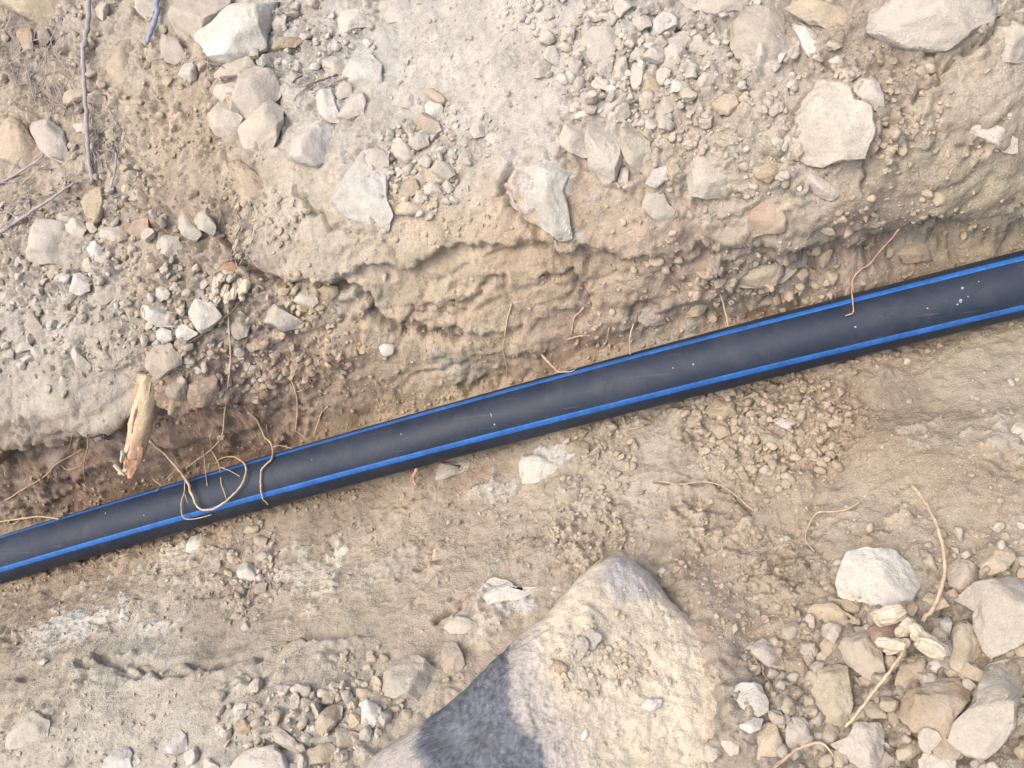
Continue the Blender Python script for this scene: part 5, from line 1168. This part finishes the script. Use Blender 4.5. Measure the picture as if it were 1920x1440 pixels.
build_splinters('broken root with white splinters and purple bark in the right rubble', (1672, 1192), 24, (M_BARKDARK, M_WOOD),
                [(1648, 1160, 1690, 1148, 13), (1655, 1170, 1640, 1150, 10), (1690, 1165, 1712, 1180, 11), (1712, 1190, 1768, 1224, 12), (1720, 1205, 1762, 1228, 12), (1645, 1205, 1690, 1212, 9), (1660, 1222, 1700, 1205, 8), (1700, 1180, 1680, 1190, 10), (1706, 1172, 1722, 1196, 9)], 23, .022)

# ------------------------------------------------------------------ dead grass at the upper left: nobody could count it
def fibres(name, spots, mat, seed, label):
    rg = np.random.default_rng(seed); V, F, k = [], [], 0
    for (cx, cy, rx, ry, n, ang, L) in spots:
        for _ in range(n):
            x = cx + rg.normal() * rx; y = cy + rg.normal() * ry; a = math.radians(ang + rg.normal() * 28); l = L * rg.uniform(.4, 1.2)
            pts = [(x + math.cos(a) * l * s + rg.normal() * 3, y - math.sin(a) * l * s + rg.normal() * 3) for s in (-.5, -.17, .17, .5)]
            hits = ghit([p[0] for p in pts], [p[1] for p in pts]); c = hits + np.array([0, 0, 1]) * rg.uniform(.002, .010)
            t = np.gradient(c, axis=0); t /= np.linalg.norm(t, axis=1)[:, None] + 1e-9
            u = np.cross(t, [0, 0, 1]); u /= np.linalg.norm(u, axis=1)[:, None] + 1e-9; w = np.cross(t, u); r = rg.uniform(.7, 1.5) * MM
            for i in range(4):
                for j in range(3):
                    q = j / 3 * 2 * math.pi; V.append(c[i] + r * (math.cos(q) * u[i] + math.sin(q) * w[i]))
            for i in range(3):
                for j in range(3):
                    p, q = k + i * 3 + j, k + i * 3 + (j + 1) % 3; F += [(p, q, q + 3), (p, q + 3, p + 3)]
            k += 12
    o = link(name, mesh_from(name, np.array(V), np.array(F)), mat); o['kind'] = 'stuff'; o['label'] = label; o['category'] = 'grass'
fibres('dead_grass', [(40, 80, 40, 40, 60, 60, 60), (100, 180, 40, 40, 46, 110, 60), (60, 400, 60, 30, 30, 30, 70), (200, 270, 20, 30, 20, 80, 50), (380, 125, 25, 12, 16, 40, 45), (460, 460, 20, 40, 26, 80, 50), (600, 150, 30, 20, 16, 30, 50), (280, 690, 30, 10, 14, 10, 40), (150, 330, 60, 30, 20, 40, 60)],
       M_GRASS, 3, 'thin dead grass stalks and root hairs among the stones')

# ------------------------------------------------------------------ loose gravel
def in_polys(px, py):
    r = np.zeros(len(px), bool)
    for P in POLYS:
        x0, y0 = P.min(0); x1, y1 = P.max(0)
        k = np.where((px > x0) & (px < x1) & (py > y0) & (py < y1) & ~r)[0]
        if not len(k): continue
        x, y = px[k], py[k]; s = np.zeros(len(k), bool)
        for i in range(len(P)):
            a, b = P[i], P[(i + 1) % len(P)]
            if a[1] != b[1]: s ^= ((a[1] > y) != (b[1] > y)) & (x < (b[0] - a[0]) * (y - a[1]) / (b[1] - a[1]) + a[0])
        r[k[s]] = True
    return r
_pt = (PIPE_PTS - CPOS); _pd = _pt @ cf; PIPE_PXX = 960 + FPX * (_pt @ cr) / _pd; PIPE_PXY = 720 - FPX * (_pt @ cu) / _pd
def off_pipe(px, py, margin=4):
    c = np.interp(px, PIPE_PXX, PIPE_PXY); hw = (83 + 36 * np.clip(px, -200, 2100) / 1920) * .53 + margin
    return np.abs(py - c) > hw
PALE = ['P', 'P', 'G', 'W', 'T']; TAN = ['C', 'T', 'B', 'C', 'O']; MIX = ['P', 'T', 'C', 'G', 'K', 'W', 'P']
# pixel centre, radii, count, size range, colours, where (for the label)
CLUSTERS = [
 (1175, 110, 120, 80, 330, 7, 40, PALE, 'in the upper rubble below the dome-shaped stone'), (1215, 210, 90, 60, 200, 6, 32, PALE, 'between the upper rubble and the three standing stones'),
 (785, 310, 70, 75, 190, 5, 24, PALE, 'in the central pebble heap'), (860, 250, 60, 50, 80, 4, 14, PALE, ''),
 (560, 70, 110, 60, 150, 6, 30, PALE, 'along the top edge right of the large white rock'), (1060, 30, 100, 40, 120, 5, 20, PALE, ''),
 (150, 560, 170, 130, 430, 6, 30, MIX, 'scattered over the left bank'), (380, 610, 110, 90, 230, 6, 28, MIX, 'around the white potato-shaped stone'), (150, 440, 150, 70, 150, 6, 28, MIX, 'below the slanting twigs'),
 (200, 150, 190, 140, 140, 5, 30, TAN, 'beside the long upright stem'), (400, 250, 120, 120, 80, 4, 18, TAN, ''), (470, 410, 80, 50, 100, 5, 20, TAN, ''), (560, 560, 60, 40, 90, 5, 24, TAN, 'right of the splintered root end'),
 (1440, 800, 120, 95, 900, 5, 22, TAN, 'on the gravel pile below the pipe'), (1550, 800, 80, 70, 500, 3, 9, ['C', 'R', 'B'], ''), (1420, 950, 100, 70, 300, 3, 10, TAN, ''),
 (1125, 870, 60, 65, 190, 4, 18, TAN, 'in the crumbs around the yellowish clod'), (470, 1060, 45, 90, 260, 4, 20, MIX, 'in the small heap under the pipe, left'),
 (580, 1360, 150, 70, 260, 6, 32, MIX, 'along the bottom edge left of the dark boulder'), (700, 1280, 70, 50, 110, 5, 20, TAN, ''), (150, 1390, 150, 50, 90, 4, 14, MIX, ''),
 (1610, 1300, 220, 120, 420, 6, 36, MIX, 'in the gaps of the right rubble'), (1650, 1290, 210, 130, 110, 16, 42, MIX, 'in the gaps of the right rubble'), (1850, 1300, 70, 110, 40, 18, 44, MIX, 'in the gaps of the right rubble'), (1500, 150, 90, 70, 26, 16, 34, PALE, 'around the grey craggy rock'), (1400, 1100, 110, 90, 420, 3, 13, TAN, ''), (1430, 1330, 90, 90, 200, 5, 24, MIX, 'along the right foot of the dark boulder'),
 (1840, 1060, 100, 60, 140, 5, 24, MIX, 'above the speckled grey rock'), (1120, 1010, 70, 50, 260, 3, 14, TAN, ''), (1250, 1000, 80, 60, 200, 3, 9, TAN, ''),
 (1420, 240, 120, 90, 170, 5, 24, PALE, 'left of the rounded white boulder'), (1650, 200, 90, 90, 150, 4, 20, TAN, ''), (1380, 60, 60, 50, 60, 6, 26, PALE, ''), (1750, 300, 120, 100, 120, 3, 12, TAN, ''),
 (1350, 330, 90, 70, 80, 4, 16, PALE, ''), (1150, 500, 120, 50, 90, 3, 12, TAN, ''), (850, 640, 150, 60, 120, 3, 9, TAN, ''), (640, 690, 80, 60, 110, 4, 16, TAN, ''), (400, 780, 100, 60, 130, 3, 14, TAN, ''), (120, 930, 120, 40, 120, 3, 14, TAN, ''),
 (1420, 560, 120, 50, 190, 5, 26, TAN, ''), (1400, 500, 160, 40, 90, 6, 34, TAN, ''), (1700, 420, 120, 50, 70, 5, 26, TAN, ''), (300, 330, 140, 80, 110, 5, 24, TAN, ''), (560, 640, 80, 60, 110, 5, 26, TAN, ''), (430, 700, 90, 50, 160, 5, 26, MIX, ''), (1200, 630, 100, 30, 110, 3, 14, TAN, ''), (860, 740, 140, 25, 110, 3, 12, TAN, ''), (250, 1130, 200, 70, 200, 3, 12, TAN, ''), (760, 960, 160, 60, 240, 3, 12, TAN, ''), (1000, 1000, 120, 70, 200, 3, 11, TAN, ''),
 (1800, 900, 120, 70, 130, 3, 9, TAN, ''), (950, 150, 160, 130, 260, 3, 8, PALE, ''), (300, 1310, 230, 40, 120, 3, 10, MIX, ''), (930, 400, 200, 60, 140, 3, 12, TAN, ''),
]
def low_stones(sub, n, seed):
    rg = np.random.default_rng(seed); out = []
    d, f = ICO[sub]
    for k in range(n):
        v = d * np.array([1, rg.uniform(.6, .95), rg.uniform(.45, .8)])
        for _ in range(9):
            nn = rg.normal(size=3); nn /= np.linalg.norm(nn); s = v @ nn; lim_ = s.max() * rg.uniform(.50, .85); ov = s > lim_
            v[ov] -= (s[ov] - lim_)[:, None] * nn
        v *= (1 + .12 * noise3(d, .7, k + seed) + (.10 * noise3(d, .28, k + seed + 40) if sub > 1 else 0))[:, None]
        out.append(v)
    return out, f
T1, F1_ = low_stones(1, 24, 5); T2, F2_ = low_stones(2, 24, 6); T3, F3_ = low_stones(3, 16, 7); T0, F0_ = low_stones(0, 16, 8)
SOLO_R = .009
SOLO = [mesh_from('pebble', v * SOLO_R, F3_) for v in T3]
for me in SOLO: me.materials.append(M_STONE)
def rot_z_tilt(rg, n):
    az = rg.uniform(0, 2 * math.pi, n); tl = rg.normal(0, .35, n); ta = rg.uniform(0, 2 * math.pi, n)
    return az, tl, ta
all_px, all_py, all_s, all_c, all_w = [], [], [], [], []
for ci, (cx, cy, rx, ry, n, s0, s1, cols, where) in enumerate(CLUSTERS):
    a = RNG.uniform(0, 2 * math.pi, n); r = np.sqrt(RNG.random(n)) * 1.25
    px = cx + rx * r * np.cos(a) + RNG.normal(0, rx * .12, n); py = cy + ry * r * np.sin(a) + RNG.normal(0, ry * .12, n)
    s = s0 + (s1 - s0) * RNG.random(n) ** 3.2
    all_px.append(px); all_py.append(py); all_s.append(s); all_c.append([cols[k] for k in RNG.integers(0, len(cols), n)]); all_w += [where] * n
# crumbs fallen against both sides of the pipe
n = 900
bx = RNG.uniform(-200, 2120, n); bw = (86 + 36 * np.clip(bx, -200, 2100) / 1920) * .53 + 3 + np.abs(RNG.normal(0, 11, n))
all_px.append(bx); all_py.append(np.interp(bx, PIPE_PXX, PIPE_PXY) + bw * np.where(RNG.random(n) < .6, 1, -1)); all_s.append(3 + 10 * RNG.random(n) ** 3); all_c.append([TAN[k] for k in RNG.integers(0, len(TAN), n)]); all_w += [''] * n
# thin general scatter, also beyond the frame
n = 2600
all_px.append(RNG.uniform(-350, 2270, n)); all_py.append(RNG.uniform(-250, 1700, n)); all_s.append(4 + 12 * RNG.random(n) ** 4); all_c.append([MIX[k] for k in RNG.integers(0, len(MIX), n)]); all_w += [''] * n
px = np.concatenate(all_px); py = np.concatenate(all_py); ss = np.concatenate(all_s); cc = np.array(sum([list(c) for c in all_c], [])); ww = np.array(all_w)
keep = ~in_polys(px, py) & off_pipe(px, py, 1)
px, py, ss, cc, ww = px[keep], py[keep], ss[keep], cc[keep], ww[keep]
hits = ghit(px, py)
order = np.argsort(-ss)
in_frame = (px > -5) & (px < 1925) & (py > -5) & (py < 1445)
solo = [k for k in order if ww[k] and ss[k] > 17 and in_frame[k]][:172]
solo_set = set(solo); placed = []
LAND = [(433, 55, 'the large white angular rock'), (340, 40, 'the big grey-tan stone'), (480, 172, 'the diamond-shaped stone'), (485, 238, 'the heart-shaped pair'), (582, 265, 'the squarish white block'), (612, 198, 'the oblong white block'),
        (172, 150, 'the long grey stem'), (172, 320, 'the foot of the long stem'), (92, 265, 'the leaf-shaped stone'), (85, 455, 'the big rounded dusty stone'), (257, 425, 'the red pebble'), (355, 420, 'the lobed pebbles'), (40, 400, 'the slanting twigs'),
        (740, 20, 'the grey oval stone'), (680, 130, 'the smooth bluish rock'), (795, 230, 'the curved brownish stone'), (830, 335, 'the grainy round stone'), (685, 360, 'the bluish-white rock face'), (1020, 370, 'the pointed white-blue rock'),
        (1075, 258, 'the leftmost standing stone'), (1132, 280, 'the middle standing stone'), (1190, 278, 'the rightmost standing stone'), (1125, 80, 'the dome-shaped stone'), (1265, 95, 'the long leaning block'), (1225, 160, 'the olive rubble stone'), (1178, 140, 'the leaning slivers'), (1215, 42, 'the top rubble stone'),
        (1415, 70, 'the grey craggy rock'), (1555, 225, 'the rounded white boulder'), (1345, 330, 'the squarish pale block'), (1220, 385, 'the kite-shaped slab'), (1360, 195, 'the cream round stone'), (1245, 315, 'the tan rounded stone'),
        (150, 530, 'the bright white angular stone'), (65, 612, 'the oblong grey-tan stone'), (148, 672, 'the slender slantwise stone'), (290, 590, 'the white potato-shaped stone'), (382, 592, 'the pale grey angular stone'), (435, 535, 'the splintered root end'), (520, 592, 'the long pale tan stone'), (303, 675, 'the big brown-grey lump'), (265, 800, 'the cut root'), (385, 735, 'the brown hanging lump'), (450, 610, 'the grey blunt stone'),
        (1350, 765, 'the largest clod of the gravel pile'), (1463, 793, 'the pinkish-white pebble'), (1450, 825, 'the ochre flat clod'), (1350, 812, 'the orange-tan clod'), (1430, 880, 'the foot of the gravel pile'), (1085, 842, 'the yellowish clod'), (1120, 890, 'the crumbs below the yellowish clod'), (463, 1070, 'the white pebble of the left heap'), (487, 1012, 'the round brown-grey pebble'), (470, 1120, 'the foot of the left heap'),
        (330, 1392, 'the pinkish-white pointed stone'), (223, 1420, 'the cream block at the bottom edge'), (450, 1035 + 328, 'the round tan clod by the bottom edge'), (535, 1390, 'the bluish-grey slab'), (615, 1350, 'the long tan stone'), (495, 1420, 'the big pale bottom rock'), (695, 1338, 'the small white upright block'), (770, 1268, 'the rough grey rounded stone'), (597, 1415, 'the tan slab by the dark boulder'), (640, 1295, 'the dusty ledge'),
        (1645, 1085, 'the white-topped stone'), (1610, 1225, 'the flat grey-brown slab'), (1562, 1305, 'the tall pale olive stone'), (1435, 1220, 'the pale diamond stone'), (1690, 1190, 'the broken root'), (1810, 1215, 'the upright olive-brown stone'), (1870, 1150, 'the speckled grey rock'), (1750, 1325, 'the large brown-grey rock'), (1860, 1320, 'the smooth grey boulder'), (1620, 1400, 'the pale bottom slab'), (1495, 1375, 'the grey egg-like stone'), (1440, 1390, 'the tan angular stone'), (1405, 1310, 'the bluish-white shard'), (1700, 1408, 'the olive bottom lump'), (1340, 1415, 'the pale round bottom stone'), (1870, 1050, 'the cream crumbly stone'), (1807, 1075, 'the purple-grey stone'), (1520, 1160, 'the tan wedge')]
CWORD = {'W': 'white', 'P': 'pale', 'G': 'grey', 'T': 'tan', 'B': 'brown', 'R': 'reddish', 'O': 'olive', 'C': 'tan', 'K': 'grey-brown', 'S': 'pale', 'N': 'dark'}
used_labels = {}
def pebble_label(x, y, s, c):
    best = sorted(LAND, key=lambda l: (l[0] - x) ** 2 + (l[1] - y) ** 2)
    for a, b, nm in best[:4]:
        dx, dy = x - a, y - b
        side = ('just right of' if dx > 0 else 'just left of') if abs(dx) > 2 * abs(dy) else (('just below' if dy > 0 else 'just above') if abs(dy) > 2 * abs(dx) else (('lower' if dy > 0 else 'upper') + (' right of' if dx > 0 else ' left of')))
        for pre in ('small', 'loose', 'dusty'):
            if pre == 'small' and s > 26: pre = 'larger'
            lab = f'{pre} {CWORD[c]} pebble {side} {nm}'
            if lab not in used_labels: used_labels[lab] = 1; return lab
            break
    return f'{CWORD[c]} pebble among others {side} {nm}'

merged = []
for k in solo:
    rad = ss[k] * .5
    if any((px[k] - a) ** 2 + (py[k] - b) ** 2 < ((rad + c) * .8) ** 2 for a, b, c in placed): continue
    placed.append((px[k], py[k], rad))
    me = SOLO[len(placed) % len(SOLO)]; s = ss[k] * MM * .56
    o = link('pebble', me, None, loc=hits[k] + np.array([0, 0, s * .22])); o.scale = (s / SOLO_R,) * 3
    o.rotation_euler = (RNG.normal(0, .35), RNG.normal(0, .35), RNG.uniform(0, 6.28))
    o.color = (*np.clip(((.38) * alb(*STC[cc[k]]) + .62 * gcol(hits[k:k+1, 0], hits[k:k+1, 1])[0]) * RNG.uniform(.9, 1.08), 0, .8), 1)
    tag(o, pebble_label(px[k], py[k], ss[k], cc[k]), 'pebble', 'loose pebbles ' + ww[k])
rest = np.array([k for k in range(len(px)) if k not in solo_set])
def merge(name, ids, temps, faces, label, mat, sink=.25, posn=None, sizes=None, colsA=None):
    P = hits[ids] if posn is None else posn; S = (ss[ids] if sizes is None else sizes) * MM * .56; n = len(P)
    nv = len(temps[0]); which = RNG.integers(0, len(temps), n); Tm = np.array(temps)[which]
    az, tl, ta = rot_z_tilt(RNG, n)
    c, s = np.cos(az)[:, None], np.sin(az)[:, None]
    V = np.stack([Tm[..., 0] * c - Tm[..., 1] * s, Tm[..., 0] * s + Tm[..., 1] * c, Tm[..., 2]], -1)
    V[..., 2] += V[..., 0] * np.tan(tl * .6)[:, None] * .5
    V = V * S[:, None, None] + P[:, None] + np.array([0, 0, 1]) * (S * sink)[:, None, None]
    F = (faces[None] + (np.arange(n) * nv)[:, None, None]).reshape(-1, 3)
    if colsA is None:
        colsA = np.array([alb(*STC[q]) for q in cc[ids]])
        g = gcol(P[:, 0], P[:, 1]); colsA = colsA * .40 + g * .60
    colsA = colsA * RNG.uniform(.84, 1.12, (n, 1))
    me = mesh_from(name, V.reshape(-1, 3), F, False if nv <= 42 else True); set_col(me, np.repeat(np.clip(colsA, .02, .8), nv, 0))
    o = link(name, me, mat); o['kind'] = 'stuff'; o['label'] = label; o['category'] = 'gravel'
    return o
big = rest[ss[rest] > 13]; small = rest[ss[rest] <= 13]
merge('gravel', big, T2, F2_, 'loose small stones and crumbs strewn over both banks', M_GRAVEL)
merge('fine_gravel', small, T1, F1_, 'fine loose gravel and soil crumbs over both banks', M_GRAVEL)
# grit: the finest grains, everywhere
n = 15000
gx = RNG.uniform(-250, 2170, n); gy = RNG.uniform(-200, 1640, n)
k = off_pipe(gx, gy) & ~in_polys(gx, gy); gx, gy = gx[k], gy[k]
gp = ghit(gx, gy); gate_ = bil(RO, GX, GY, gp[:, 0], gp[:, 1]); k = RNG.random(len(gx)) < .25 + .75 * gate_
gp = gp[k]; gc = gcol(gp[:, 0], gp[:, 1]) * RNG.uniform(.85, 1.3, (len(gp), 1))
merge('grit', None, T0, F0_, 'sand grains and grit on the soil surface', M_GRAVEL, .2, gp, RNG.uniform(2.0, 4.6, len(gp)), gc)
# crumbs on the dark boulder
bp, bs = [], []
for _ in range(420):
    a = RNG.random() * 6.28; r = math.sqrt(RNG.random())
    x, y = (1120 + 95 * r * math.cos(a), 1240 + 70 * r * math.sin(a)) if RNG.random() < .6 else (RNG.uniform(1000, 1430), RNG.uniform(1100, 1440))
    p, nrm = on_boulder(x, y)
    if p is None or x < 1010 + (y - 1150) * .25: continue
    bp.append(p); bs.append(3 + 11 * RNG.random() ** 3)
bp = np.array(bp)
merge('boulder_crumbs', None, T1, F1_, 'soil crumbs lying on the dusty top of the largest boulder', M_GRAVEL, .2, bp, np.array(bs), np.tile(alb(210, 196, 170), (len(bp), 1)))
print('done')
